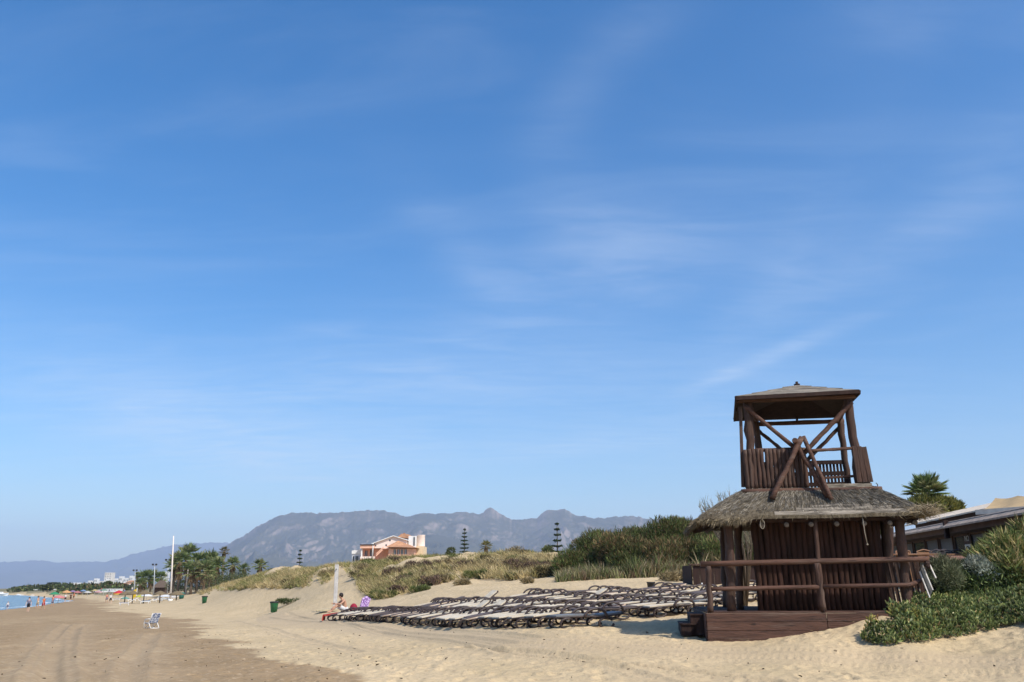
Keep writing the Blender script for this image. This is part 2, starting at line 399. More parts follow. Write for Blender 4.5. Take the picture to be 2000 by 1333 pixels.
damp = np.where(R_ > 330, 0, damp)
# broad paler dry drifts within the damp sand
dr = np.clip((fbm(GX * .10 + 3, GY * .045, 31) - .50) * 5, 0, 1); damp = damp * (1 - .3 * dr)
rough = (fbm(GX * 1.1, GY * 1.1, 3, 3) - .5) * .05 + (fbm(GX * 4.2, GY * 4.2, 9, 3) - .5) * .06 * (1 - .45 * damp)
# wind-worn footprints : little dents with a raised rim
for cell, am in ((.55, .030), (.9, .035)):
    cx = np.floor(GX / cell); cy = np.floor(GY / cell)
    ox = (_h(cx, cy, 77) * .6 + .2) * cell; oy = (_h(cx, cy, 78) * .6 + .2) * cell; on = _h(cx, cy, 79) > .45
    dd = np.hypot((GX - cx * cell - ox) * 1.2, (GY - cy * cell - oy) * .8) / (cell * .2)
    rough += np.where(on, am * (-np.exp(-dd ** 2) + .45 * np.exp(-(dd - 1.5) ** 2 * 3)), 0)
flat = np.zeros_like(GX); tz = np.zeros_like(GX); sel = near
gx = GX[sel]; gy = GY[sel]
for L, wd, dp, tr in TRKW:
    d = np.full(gx.shape, 1e9); al = np.zeros(gx.shape); acc = 0
    for i in range(len(L) - 1):
        x0, y0 = L[i]; x1, y1 = L[i + 1]; dx, dy = x1 - x0, y1 - y0; LL = math.hypot(dx, dy)
        t = np.clip(((gx - x0) * dx + (gy - y0) * dy) / (LL * LL), 0, 1); q = np.hypot(gx - x0 - t * dx, gy - y0 - t * dy)
        al = np.where(q < d, acc + t * LL, al); d = np.minimum(d, q); acc += LL
    d = d + (vn(gx * .6, gy * .6, 66) - .5) * .12
    e = np.exp(-(d / wd) ** 2); rim = np.exp(-((d - 1.7 * wd) / (wd * .5)) ** 2)
    dp = dp * 1.5; z_ = -dp * e + dp * .6 * rim
    if tr: z_ = z_ + e * .007 * np.sign(np.sin(al * 2 * PI / .14))
    tz[sel] += z_; flat[sel] = np.maximum(flat[sel], np.exp(-(d / (wd * 4)) ** 2))
# the smooth graded lane in front of the loungers and the hut
lane = np.exp(-((py_ - np.interp(px_, [500, 1000, 1500, 2000], [1203, 1256, 1280, 1292])) / 17.0) ** 4) * (px_ > 500) * near
dampf = np.clip(damp + .0, 0, 1)
rough *= (1 - .88 * np.clip(lane, 0, 1)) * (1 - .35 * dampf) * (1 - .7 * flat)
rough += (fbm(GX * .25, GY * .12, 14, 3) - .5) * .10
ampl = np.where(R_ < 75, 1, np.clip(1 + (75 - R_) / 200, .0, 1)) * (GZ > WATER_Z + .25)
dune = np.clip((GZ - 2.3) / 1.5, 0, 1) * (R_ < 300)
GZ = GZ + (rough + tz) * ampl + dune * (fbm(GX * .22, GY * .22, 41, 4) - .5) * 1.9
nr, na = A_.shape
ii = (np.arange(nr - 1)[:, None] * na + np.arange(na)[None, :]); jn = (np.arange(na) + 1) % na
a0 = ii; a1 = (np.arange(nr - 1)[:, None] * na + jn[None, :]); b0 = a0 + na; b1 = a1 + na
Q = np.stack([a0, b0, b1, a1], -1).reshape(-1, 4)
Vg = np.stack([GX, GY, GZ], -1).reshape(-1, 3)
cen = np.array([[0, 0, float(GZ[0].mean())]]); Vg = np.concatenate([Vg, cen])
T = np.stack([np.full(na, nr * na), np.arange(na), jn], -1)
land = np.clip((R_ - 230) / 90, 0, 1) * (sea_dist(GX, GY) < -12)
colg = np.zeros((len(Vg), 3)); colg[:-1, 0] = damp.ravel(); colg[:-1, 1] = np.maximum(lane, flat * .6).ravel(); colg[:-1, 2] = land.ravel()
sand = bpy.data.materials.new('sand'); sand.use_nodes = True; t = sand.node_tree; b = t.nodes['Principled BSDF']
b.inputs['Roughness'].default_value = .95; b.inputs['Specular IOR Level'].default_value = .15
tcn = N(t, 'ShaderNodeTexCoord'); at = N(t, 'ShaderNodeAttribute'); at.attribute_name = 'col'; sp = N(t, 'ShaderNodeSeparateColor'); t.links.new(at.outputs['Color'], sp.inputs[0])
def nz_(t, scale, det=6, rg=.6, vec=None, stretch=None):
    n = N(t, 'ShaderNodeTexNoise'); n.inputs['Scale'].default_value = scale; n.inputs['Detail'].default_value = det; n.inputs['Roughness'].default_value = rg
    src = tcn.outputs['Object'] if vec is None else vec
    if stretch:
        mp = N(t, 'ShaderNodeMapping'); mp.inputs['Scale'].default_value = stretch; t.links.new(src, mp.inputs[0]); src = mp.outputs[0]
    t.links.new(src, n.inputs['Vector']); return n.outputs['Fac']
def mixc(t, f, a, b, bt='MIX'):
    n = N(t, 'ShaderNodeMixRGB', blend_type=bt)
    for i, v in enumerate((f, a, b)):
        if isinstance(v, (int, float)): n.inputs[i].default_value = v
        elif isinstance(v, tuple): n.inputs[i].default_value = (*v, 1)
        else: t.links.new(v, n.inputs[i])
    return n.outputs[0]
def mr_(t, v, a, b, c=0., d=1.):
    n = N(t, 'ShaderNodeMapRange'); n.inputs['From Min'].default_value = a; n.inputs['From Max'].default_value = b; n.inputs['To Min'].default_value = c; n.inputs['To Max'].default_value = d
    t.links.new(v, n.inputs['Value']); return n.outputs[0]
drycol = mixc(t, mr_(t, nz_(t, .5, 5, .6, None, (1, .6, 1)), .35, .65), (.55, .425, .255), (.465, .36, .21))
drycol = mixc(t, mr_(t, nz_(t, 11, 5, .7), .52, .66), drycol, (.36, .27, .165))
drycol = mixc(t, mr_(t, nz_(t, 4, 5, .7), .55, .70, 0, .6), drycol, (.40, .30, .19))
dampcol = mixc(t, mr_(t, nz_(t, .8, 6, .65, None, (1, .5, 1)), .35, .65), (.335, .235, .130), (.255, .178, .096))
dampcol = mixc(t, mr_(t, nz_(t, 7, 5, .7, None, (1, .8, 1)), .54, .68), dampcol, (.44, .33, .21))
dampcol = mixc(t, mr_(t, nz_(t, 13, 4, .6), .58, .7, 0, .7), dampcol, (.15, .105, .06))
dm = mth(t, 'ADD', sp.outputs[0], mr_(t, nz_(t, 2.5, 5), .3, .7, -.25, .25), clamp=True)
dm = mr_(t, dm, .25, .75)
c_ = mixc(t, dm, drycol, dampcol)
c_ = mixc(t, mth(t, 'MULTIPLY', sp.outputs[1], .55), c_, mixc(t, nz_(t, 1.2, 5, .6, None, (.3, 1.6, 1)), (.47, .365, .235), (.37, .28, .18)))
# twigs and weed crumbs: small dark specks
vor = N(t, 'ShaderNodeTexVoronoi'); vor.inputs['Scale'].default_value = 2.3; t.links.new(tcn.outputs['Object'], vor.inputs['Vector'])
spk = mth(t, 'LESS_THAN', vor.outputs['Distance'], .075)
spm = mth(t, 'MULTIPLY', spk, mth(t, 'GREATER_THAN', nz_(t, .35, 3), .5))
c_ = mixc(t, mth(t, 'MULTIPLY', spm, .75), c_, (.09, .06, .035))
scrub = mixc(t, nz_(t, .02, 6), (.10, .115, .05), (.30, .24, .15))
c_ = mixc(t, sp.outputs[2], c_, scrub)
t.links.new(c_, b.inputs['Base Color'])
bp = N(t, 'ShaderNodeBump'); bp.inputs['Strength'].default_value = .65; bp.inputs['Distance'].default_value = .035
hgt = mth(t, 'ADD', mth(t, 'MULTIPLY', nz_(t, 5.5, 5, .6), 1.6), mth(t, 'MULTIPLY', nz_(t, 26, 4, .65), .6))
t.links.new(hgt, bp.inputs['Height']); t.links.new(bp.outputs[0], b.inputs['Normal'])
g = mesh_np('ground', Vg, [Q, T], sand, col=colg, smooth=True); tag(g, kind='structure')

# ------------------------------------------------------------------ sea
wm = bpy.data.materials.new('sea_water'); wm.use_nodes = True; t = wm.node_tree; b = t.nodes['Principled BSDF']
b.inputs['Roughness'].default_value = .12; b.inputs['IOR'].default_value = 1.33; b.inputs['Specular IOR Level'].default_value = .5
tcn = N(t, 'ShaderNodeTexCoord'); at = N(t, 'ShaderNodeAttribute'); at.attribute_name = 'col'
sp = N(t, 'ShaderNodeSeparateColor'); t.links.new(at.outputs['Color'], sp.inputs[0])
foam = mth(t, 'GREATER_THAN', mth(t, 'ADD', sp.outputs[0], mr_(t, nz_(t, .5, 5), .3, .7, -.22, .22)), .80)
t.links.new(mixc(t, foam, mixc(t, nz_(t, .05, 3), (.06, .12, .155), (.09, .17, .20)), (.75, .78, .78)), b.inputs['Base Color'])
t.links.new(mr_(t, foam, 0, 1, .15, .8), b.inputs['Roughness'])
bp = N(t, 'ShaderNodeBump'); bp.inputs['Strength'].default_value = .7; bp.inputs['Distance'].default_value = .25
t.links.new(mth(t, 'ADD', nz_(t, .7, 4, .6, None, (1, 1.8, 1)), mth(t, 'MULTIPLY', nz_(t, .12, 3, .5, None, (.6, 1.6, 1)), 2.0)), bp.inputs['Height']); t.links.new(bp.outputs[0], b.inputs['Normal'])
sx = -np.concatenate([np.linspace(26, 330, 260), np.geomspace(335, 14850, 60)]); sy = np.concatenate([np.linspace(-880, -20, 20), np.linspace(-10, 420, 300), np.geomspace(425, 11300, 80)])
SX, SY = np.meshgrid(sx, sy); sd = sea_dist(SX, SY)
SZ = WATER_Z + .10 * np.exp(-((sd - 2.2) / 1.1) ** 2) + .09 * np.exp(-((sd - 9 + 2 * np.sin(SY * .05)) / 1.2) ** 2) + .02 * np.sin(sd * .9 + SY * .1)
fo = np.exp(-((sd - 1.2 + .9 * np.sin(SY * .13)) / .9) ** 2) + .7 * np.exp(-((sd - 8 + 2 * np.sin(SY * .05)) / 1.0) ** 2) * (vn(SX * .02, SY * .05, 3) > .45)
n1, n2 = SX.shape; q0 = (np.arange(n1 - 1)[:, None] * n2 + np.arange(n2 - 1)[None, :]); qs = np.stack([q0, q0 + n2, q0 + n2 + 1, q0 + 1], -1).reshape(-1, 4)
keep = (sd.ravel()[qs] > -14).any(axis=1)
cs = np.zeros((SX.size, 3)); cs[:, 0] = fo.ravel()
o = mesh_np('sea', np.stack([SX, SY, SZ], -1).reshape(-1, 3), [qs[keep]], wm, col=cs, smooth=True); tag(o, kind='structure')

# ------------------------------------------------------------------ mountains
mm = bpy.data.materials.new('mountain_rock'); mm.use_nodes = True; t = mm.node_tree; b = t.nodes['Principled BSDF']
b.inputs['Roughness'].default_value = .95; b.inputs['Specular IOR Level'].default_value = .1
tcn = N(t, 'ShaderNodeTexCoord'); at = N(t, 'ShaderNodeAttribute'); at.attribute_name = 'col'
sp = N(t, 'ShaderNodeSeparateColor'); t.links.new(at.outputs['Color'], sp.inputs[0])
rk = mth(t, 'ADD', mth(t, 'ADD', mth(t, 'MULTIPLY', nz_(t, .0045, 8, .75), .5), mth(t, 'MULTIPLY', nz_(t, .016, 8, .75, None, (1, .5, .6)), .5)), mth(t, 'MULTIPLY', sp.outputs[0], .42))
c_ = mixc(t, mr_(t, rk, .64, .90), mixc(t, nz_(t, .002, 6), (.050, .055, .040), (.105, .10, .075)), (.24, .195, .165))
t.links.new(c_, b.inputs['Base Color'])
def ridge_mesh(name, prof, Yr, Yf, amp, seed, nx=900, nyr=200, x0=-350, x1=2350):
    prof = np.array(prof, float); pxs = np.linspace(x0, x1, nx); pys = np.interp(pxs, prof[:, 0], prof[:, 1])
    pys = pys + (fbm(pxs * .05, pxs * 0, seed, 4) - .5) * 5 + (fbm(pxs * .16, pxs * 0, seed + 5, 4, .65) - .5) * 5
    rp = np.array([P(a, b_, Yr) for a, b_ in zip(pxs, pys)])
    tt = np.concatenate([np.linspace(0, 1, nyr), [1.05, 1.12]])
    TT, II = np.meshgrid(tt, np.arange(nx), indexing='ij')
    Zr = rp[II, 2]; Y = Yf + (Yr - Yf) * TT; X = (rp[II, 0] / Yr) * Y
    tcl = np.clip(TT, 0, 1)
    Xw = X + (fbm(X / 900, Y / 900, seed + 20) - .5) * 900
    rid = 0; a = 1; tot_ = 0
    for k in range(8):
        q = 1 - np.abs(2 * vn(Xw / (1500 / 2 ** k), Y / (2600 / 2 ** k), seed + k * 3) - 1); rid = rid + a * q * q; tot_ += a; a *= .62
    rid = rid / tot_
    env = np.sin(PI * np.clip(tcl, 0, 1) ** .8) * .9 + .0
    kz = np.ones(41) / 41; Zs = np.convolve(np.pad(rp[:, 2], 20, 'edge'), kz, 'valid'); Zs = np.minimum(Zs[II] * 1.0, Zr * 1.05)
    Zb = Zs * (1 - tcl ** 8) + Zr * tcl ** 8; base = Zb * (.25 * tcl + .75 * tcl ** 1.7)
    Z = base + (rid - .45) * amp * env * np.clip(Zr / 600, .25, 1.2)
    Z = np.minimum(Z, np.where(tcl > .97, Zr, Zb * np.clip(.15 + .9 * tcl, 0, 1))); Z = np.where(TT > 1, Zr * (1 - (TT - 1) * 5), Z)
    Z = np.maximum(Z, 1.0 + tcl * 30); Z[0] = -15
    n1, n2 = X.shape; q0 = (np.arange(n1 - 1)[:, None] * n2 + np.arange(n2 - 1)[None, :]); qs = np.stack([q0, q0 + 1, q0 + n2 + 1, q0 + n2], -1).reshape(-1, 4)
    gz = np.gradient(Z, axis=1) / np.maximum(1, np.gradient(X, axis=1)); gy_ = np.gradient(Z, axis=0) / np.gradient(Y, axis=0)
    st_ = np.clip(np.hypot(gz, gy_) * .7 - .25, 0, 1) + .45 * np.clip((tcl - .72) * 3, 0, 1)
    c = np.zeros((X.size, 3)); c[:, 0] = (np.clip(st_, 0, 1) * np.clip((tcl - .2) * 2.2, 0, 1)).ravel()
    o = mesh_np(name, np.stack([X, Y, Z], -1).reshape(-1, 3), [qs], mm, col=c, smooth=True); tag(o, kind='structure'); return o
ridge_mesh('hills', [(-400, 1100), (0, 1098), (60, 1095), (130, 1099), (205, 1097), (225, 1094), (240, 1089), (290, 1075), (340, 1065), (372, 1063), (430, 1059), (480, 1062), (600, 1075), (900, 1080), (2400, 1090)], 18300, 13600, 320, 8, 700, 110)
ridge_mesh('mountains', [(-400, 1150), (330, 1150), (380, 1100), (420, 1082), (445, 1064), (475, 1046), (510, 1026), (545, 1008), (575, 1001), (610, 1003), (660, 1003), (720, 997), (745, 997), (790, 1009), (830, 1002), (870, 1004), (905, 1001), (938, 1004),
                          (957, 992), (966, 998), (978, 1004), (1000, 1014), (1048, 1013), (1058, 1002), (1068, 995), (1082, 998), (1104, 995), (1116, 1001), (1132, 1009), (1180, 1012), (1230, 1007), (1280, 1015), (1340, 1012), (1400, 1022), (1600, 1040), (1900, 1060), (2400, 1080)], 8800, 5600, 660, 3, x0=300)
# ------------------------------------------------------------------ the lookout tower on its hut
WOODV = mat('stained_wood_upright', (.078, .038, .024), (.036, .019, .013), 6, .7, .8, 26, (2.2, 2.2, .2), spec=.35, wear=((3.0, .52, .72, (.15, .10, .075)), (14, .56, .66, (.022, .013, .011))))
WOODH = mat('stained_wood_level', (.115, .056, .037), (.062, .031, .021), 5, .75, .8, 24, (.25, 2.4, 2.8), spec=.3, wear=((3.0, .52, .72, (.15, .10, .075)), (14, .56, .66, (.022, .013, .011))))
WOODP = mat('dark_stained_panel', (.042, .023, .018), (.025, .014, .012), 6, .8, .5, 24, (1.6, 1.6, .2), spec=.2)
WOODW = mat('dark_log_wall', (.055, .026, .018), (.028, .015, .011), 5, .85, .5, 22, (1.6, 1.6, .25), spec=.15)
GREYW = mat('weathered_board', (.30, .26, .21), (.15, .13, .10), 5, .9, .7, 24, (.5, 3.5, 3.5), spec=.1, wear=((2.5, .5, .62, (.085, .072, .06)), (9, .55, .65, (.40, .35, .28))))
ENDG = mat('cut_log_end', (.17, .135, .105), (.10, .08, .06), 20, .9, .3, 40)
THATCH = mat('thatch_bed', (.20, .165, .115), (.10, .08, .055), 14, .95, .9, 60, (1, 1, .5), spec=.05, bdist=.05)
STRAW = mat('straw', (1, 1, 1), (.75, .73, .7), 9, .9, attr='col', spec=.1, trans=.1)
ROPE = mat('pale_rope', (.38, .33, .26), (.28, .24, .18), 30, .9)
TC = Vector((6.8, 20.6, 0)); TR = R(-8)
tower = empty('lookout_tower', (TC.x, TC.y, 0), 'dark wooden lookout tower standing on a thatched hut with a railed deck', 'lookout tower', rz=TR, world=False)
_M = Matrix.Rotation(TR, 3, 'Z'); _Mi = _M.inverted()
def LP(px, py, yl):
    """pixel -> tower-local point on the plane y' = yl"""
    o = _Mi @ (Vector((0, 0, EYE)) - TC); d = _Mi @ (P(px, py, 10) - Vector((0, 0, EYE)))
    k = (yl - o.y) / d.y; q = o + d * k; return Vector((q.x, yl, q.z))
DZ = 1.84; GB = .9
dl = LP(1381, 1195, -1.6); DX0 = dl.x; DZ = dl.z
# deck
m = MB()
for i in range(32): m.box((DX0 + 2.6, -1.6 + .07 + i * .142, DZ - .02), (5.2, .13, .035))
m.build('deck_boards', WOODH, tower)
m = MB()
rows = [DZ - .005 - .175 * k for k in range(6)]
for k in range(5):
    z = (rows[k] + rows[k + 1]) / 2 - .03
    xs = [(DX0 - .02, DX0 + 2.45 if k < 2 else DX0 + 2.08), (DX0 + (2.458 if k < 2 else 2.088), DX0 + 5.2)]
    for j, (a, b_) in enumerate(xs):
        m.box(((a + b_) / 2, -1.625 - (.010 if j else 0) - random.random() * .006, z), (b_ - a, .04, .168 - (.004 if j else 0)))
    m.box((DX0 - .02, .6, z), (.04, 4.4, .168))
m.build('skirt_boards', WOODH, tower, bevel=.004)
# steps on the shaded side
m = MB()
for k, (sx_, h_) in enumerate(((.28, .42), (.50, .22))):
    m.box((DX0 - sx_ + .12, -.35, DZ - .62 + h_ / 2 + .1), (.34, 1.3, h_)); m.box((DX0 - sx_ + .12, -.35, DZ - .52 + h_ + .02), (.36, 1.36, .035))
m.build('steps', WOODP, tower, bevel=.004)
# hut walls of upright half-round logs
def palisade(name, p0, p1, z0, z1, r, parent, mt, jit=.03, gap=1.0, lean=0.0, skip=None):
    m = MB(); p0 = Vector((*p0, 0)); p1 = Vector((*p1, 0)); L = (p1 - p0).length; n = max(1, int(L / (2 * r * gap)))
    for i in range(n):
        if skip and skip(i, n): continue
        q = p0.lerp(p1, (i + .5) / n); zt = z1 + random.uniform(-jit, jit)
        m.log((q.x, q.y, z0), (q.x + random.uniform(-.01, .01) + lean, q.y, zt), r * random.uniform(.9, 1.05), 8, 4, .08)
    return m.build(name, mt, parent)
hl = LP(1474, 1100, -1.05).x; hr = LP(1722, 1100, -1.05).x; HT = 4.0
palisade('hut_wall', (hl, -1.05), (hr, -1.05), DZ, HT, .066, tower, WOODW, .03, .86)
palisade('hut_wall', (hl + .05, -1.0), (hl + .62, 2.2), DZ, HT, .066, tower, WOODW, .03, .86)
palisade('hut_wall', (hr, -1.05), (hr, 2.2), DZ, HT, .066, tower, WOODW, .03, .86)
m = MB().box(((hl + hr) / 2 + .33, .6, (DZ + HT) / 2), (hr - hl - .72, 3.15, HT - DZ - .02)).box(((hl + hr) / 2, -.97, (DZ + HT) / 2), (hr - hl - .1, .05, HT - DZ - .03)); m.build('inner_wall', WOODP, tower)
# posts that carry the eaves
def post(px0, py0, px1, py1, yl, r, name='post', mt=WOODV, z0=None, z1=None):
    a = LP(px0, py0, yl); b_ = LP(px1, py1, yl)
    if z0 is not None: a.z = z0
    if z1 is not None: b_.z = z1
    return MB().log(a, b_, r, 12, 6, .06).build(name, mt, tower)
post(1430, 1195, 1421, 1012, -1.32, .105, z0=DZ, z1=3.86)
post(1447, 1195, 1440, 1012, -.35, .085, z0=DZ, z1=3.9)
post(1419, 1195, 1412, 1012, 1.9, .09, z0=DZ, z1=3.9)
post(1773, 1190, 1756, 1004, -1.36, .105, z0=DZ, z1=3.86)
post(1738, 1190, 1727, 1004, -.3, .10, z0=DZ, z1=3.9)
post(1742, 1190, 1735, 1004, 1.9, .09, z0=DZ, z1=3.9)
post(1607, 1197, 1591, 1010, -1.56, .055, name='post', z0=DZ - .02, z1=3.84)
# balustrade
m = MB(); a = LP(1368, 1102, -1.56); b_ = LP(1813, 1092, -1.56); m.log(a, b_, .062, 10, 8, .04); m.build('top_rail', WOODH, tower); RZ = a.z; RX1 = b_.x
m = MB(); a = LP(1386, 1151, -1.56); b_ = LP(1603, 1147, -1.56); m.log(a, b_, .048, 10, 6, .05); m.build('middle_rail', WOODH, tower)
m = MB(); a = LP(1607, 1146, -1.56); b_ = LP(1776, 1143, -1.56); c_ = LP(1797, 1135, -1.3); m.tube([a, a.lerp(b_, .5), b_, c_], .047, 10); m.build('middle_rail', WOODH, tower)
post(1388, 1197, 1383, 1106, -1.56, .062, 'rail_post', z0=DZ)
m = MB(); a = LP(1606, 1190, -1.56); m.log((a.x + .03, -1.52, DZ), (a.x - .03, -1.56, RZ), .075, 10, 5, .06); m.build('rail_post', WOODV, tower)
post(1812, 1108, 1810, 1096, -1.56, .055, 'rail_post')
# side screen of planks between the hut and the right-hand end of the deck
m = MB(); s0 = LP(1716, 1150, -.75); s1 = LP(1806, 1150, -1.15); n = 9
for i in range(n):
    q = s0.lerp(s1, (i + .5) / n); wd = (s1 - s0).length / n - .014 - random.random() * .012
    m.beam((q.x + .05, q.y, DZ - .05), (q.x - .05, q.y, 2.86 + random.uniform(-.03, .03)), wd, .03, (.2, 1, 0))
m.build('plank_screen', WOODV, tower)
# thatched skirt roof : frustum with a soft, sagging profile
ex0, ex1, ey0, ey1 = LP(1362, 1008, -1.75).x, LP(1812, 995, -1.75).x, -1.75, 2.75
tx0, tx1, ty0, ty1, TZ = LP(1456, 955, -1.15).x, LP(1702, 950, -1.15).x, -1.15, 1.45, 4.44
EZ = 3.80
def ringpt(s, k):
    """s in 0..4 round the eave, k 0 eave .. 1 top"""
    c0 = [(ex0, ey0), (ex1, ey0), (ex1, ey1), (ex0, ey1)]; c1 = [(tx0, ty0), (tx1, ty0), (tx1, ty1), (tx0, ty1)]
    i = int(s) % 4; f = s - int(s); j = (i + 1) % 4
    x0 = c0[i][0] * (1 - f) + c0[j][0] * f; y0 = c0[i][1] * (1 - f) + c0[j][1] * f; x1 = c1[i][0] * (1 - f) + c1[j][0] * f; y1 = c1[i][1] * (1 - f) + c1[j][1] * f
    z = EZ + (TZ - EZ) * (k ** .88)
    z += .035 * (vn(s * 5, k * 3, 4) - .5) * (1 if k < .98 else 0) - .05 * (1 - k) * abs(math.sin(PI * s)) * 0
    if i in (3,) or (i == 0 and f < .25): z -= .05 * (1 - k)
    return Vector((x0 * (1 - k) + x1 * k, y0 * (1 - k) + y1 * k, float(z)))
m = MB(); ns, nk = 96, 12
for off_, fl in ((0, False), (-.075, True)):
    vs = [ringpt(4 * i / ns, k / nk) + Vector((0, 0, off_)) for k in range(nk + 1) for i in range(ns)]
    fs = [(k * ns + i, k * ns + (i + 1) % ns, (k + 1) * ns + (i + 1) % ns, (k + 1) * ns + i) for k in range(nk) for i in range(ns)]
    if fl: fs = [f[::-1] for f in fs]
    m.add(vs, fs, True)
b0 = 0; b1 = (nk + 1) * ns
m.f += [(b1 + i, b1 + (i + 1) % ns, (i + 1) % ns, i) for i in range(ns)]; m.sm += [False] * ns
roof = m.build('thatched_roof', THATCH, tower)
n = 26000; ss = rng.random(n) * 4; kk = rng.random(n) ** 1.1 * .93 + .06
p0 = np.array([ringpt(a, b_) for a, b_ in zip(ss, kk)]); p1 = np.array([ringpt(a, max(0, b_ - .12)) for a, b_ in zip(ss, kk)])
D = unit(p1 - p0) * rng.uniform(.07, .2, (n, 1)) * np.clip((kk - .03) / .3, .12, 1)[:, None] + rng.normal(size=(n, 3)) * .016; D[:, 2] += .004; p0[:, 2] += .008 + rng.random(n) * .012
cols = pal(n, [(.26, .235, .195), (.19, .17, .14), (.12, .11, .09), (.34, .305, .245), (.20, .185, .165)], .25)
pat = fbm(p0[:, 0] * 2.2 + 7, p0[:, 2] * 4 + p0[:, 1] * 2, 12); cols *= (.6 + .9 * pat)[:, None]
parts = [(*blades(p0, D, rng.uniform(.006, .012, n)), rep5(np.clip(cols, 0, 1)))]
n = 5200; ss = np.concatenate([rng.uniform(-1, .22, 3400) % 4, rng.uniform(1, 3, 1600), rng.random(200) * .95])
p0 = np.array([ringpt(a, 0.02) for a in ss]); p0[:, 2] -= rng.random(n) * .07
ctr = np.array([(ex0 + ex1) / 2, .3, 0]); od = unit((p0 - ctr) * [1, 1, 0])
D = od * rng.uniform(.0, .16, (n, 1)) + np.array([0, 0, -1]) * rng.uniform(.02, .11, (n, 1)) * (.55 + 1.1 * vn(ss * 9, ss * 0, 8))[:, None] + rng.normal(size=(n, 3)) * .03
parts.append((*blades(p0, D, rng.uniform(.008, .016, n)), rep5(pal(n, [(.28, .23, .15), (.20, .165, .11), (.14, .115, .08)], .25))))
# bushy tuft of loose straw at the right-hand corner of the eave
n = 1500; cc = np.array(ringpt(.985, .02)); p0 = cc + rng.normal(size=(n, 3)) * [.14, .25, .05]; D = randdir(n) * [1.2, 1, .7] * rng.uniform(.08, .24, (n, 1))
parts.append((*blades(p0, D, .01), rep5(pal(n, [(.36, .29, .19), (.24, .2, .13)], .3))))
V, FS, C = join(parts); mesh_np('straw', V, FS, STRAW, roof, col=C)
# a run of bare boards showing on the lower front slope, and the flashing under the tower
m = MB()
def onroof(px, k, lift=.02):
    # front slope: parameter s from pixel column
    q = LP(px, 995, -1.75 + .6 * k).x; a = ringpt(0, k).x; b_ = ringpt(.9999, k).x; s = min(.999, max(0, (q - a) / (b_ - a))); return ringpt(s, k) + Vector((0, 0, lift))
for (pa, pb, k0, k1) in ((1512, 1790, .0, .09), (1555, 1742, .10, .19), (1586, 1700, .2, .27)):
    xs = np.linspace(pa, pb, 9)
    lo = [onroof(x, k0 + random.uniform(0, .01), .022) for x in xs]; hi = [onroof(x, k1 - random.uniform(0, .03), .022) for x in xs]
    nn = len(xs); m.add(lo + hi, [(i, i + 1, nn + i + 1, nn + i) for i in range(nn - 1)])
    m.add([v + Vector((0, -.004, -.03)) for v in lo] + lo, [(i, i + 1, nn + i + 1, nn + i) for i in range(nn - 1)])
m.build('eave_board', GREYW, tower)
m = MB(); a = onroof(1625, .93, .03); b_ = onroof(1704, .93, .03); m.box((a.lerp(b_, .5).x, ty0 - .035, TZ + .0), ((b_.x - a.x) + .1, .03, .13)); m.build('flashing_board', GREYW, tower)
# rafter ends below the eave
for px in (1437, 1486, 1535, 1583, 1633, 1687, 1737, 1786):
    q = LP(px, 1016, -1.63); m = MB().log((q.x, -1.65, 3.60), (q.x, .0, 3.98), .055, 10, 2, .05); o = m.build('rafter', WOODP, tower)
    MB().lathe([(.001, 0), (.052, 0), (.054, .012), (.001, .012)], 12, (0, 0, 0)).build('rafter_end', ENDG, o)
    e = [c for c in bpy.data.objects if c.parent == o][0]; e.matrix_local = Matrix.Translation((q.x, -1.664, 3.60)) @ Matrix.Rotation(-PI / 2, 4, 'X')
for i in range(9):
    y = -1.3 + i * .42; q = MB().log((ex1 - .12, y, 3.68), (hr, y, 4.0), .05, 8, 2, .05); q.build('rafter', WOODP, tower)
    q = MB().log((ex0 + .12, y, 3.68), (hl + .3, y, 4.0), .05, 8, 2, .05); q.build('rafter', WOODP, tower)
for (x0, y0, x1, y1) in ((ex0 + .15, -1.5, ex1 - .15, -1.5), (ex0 + .5, -1.2, ex0 + .5, 2.4), (ex1 - .4, -1.2, ex1 - .4, 2.4)):
    MB().log((x0, y0, 3.72), (x1, y1, 3.72), .06, 10, 4, .04).build('eave_beam', WOODP, tower)
a = LP(1488, 1016, -1.7); m = MB().tube([(a.x + .045 * math.cos(t_), -1.72, 3.62 + .10 * math.sin(t_)) for t_ in np.linspace(0, 2 * PI, 14)], .008, 5, False); m.build('rope_loop', ROPE, tower)
a = LP(1684, 1010, -1.7); m = MB().tube([(a.x, -1.72, 3.72), (a.x + .01, -1.72, 3.4), (a.x + .035, -1.72, 3.18)], .008, 5); m.ball((a.x + .036, -1.72, 3.16), .02); m.build('rope', ROPE, tower)
# the lookout cabin on top
FY, BY = -1.02, 1.35
PB = TZ - .02
fl = LP(1464, 880, FY).x; fr = LP(1668, 870, FY).x; ZT = LP(1560, 781, FY).z
def tpost(x0, y0, x1, y1, z0, z1, r): return MB().log((x0, y0, z0), (x1, y1, z1), r, 12, 6, .07).build('corner_post', WOODV, tower)
frt = LP(1657, 790, FY).x; flt = LP(1461, 790, FY).x
tpost(fl, FY, flt, FY, PB, ZT, .10); tpost(fr + .03, FY, frt, FY, PB, ZT, .10)
m = MB(); a = LP(1451, 952, FY); b_ = LP(1446, 795, FY); m.beam(a, b_, .07, .05, (0, 1, 0)); m.build('corner_board', WOODV, tower)
bl = LP(1480, 850, BY).x; br = LP(1650, 880, BY).x; brt = LP(1641, 820, BY).x
tpost(bl, BY, bl - .02, BY, PB, ZT, .085); tpost(br, BY, brt, BY, PB, ZT, .085)
def blog(name, a, b_, r, mt=WOODH): return MB().log(a, b_, r, 10, 6, .06).build(name, mt, tower)
blog('roof_beam', LP(1440, 783, FY - .08), LP(1670, 774, FY - .08), .068)
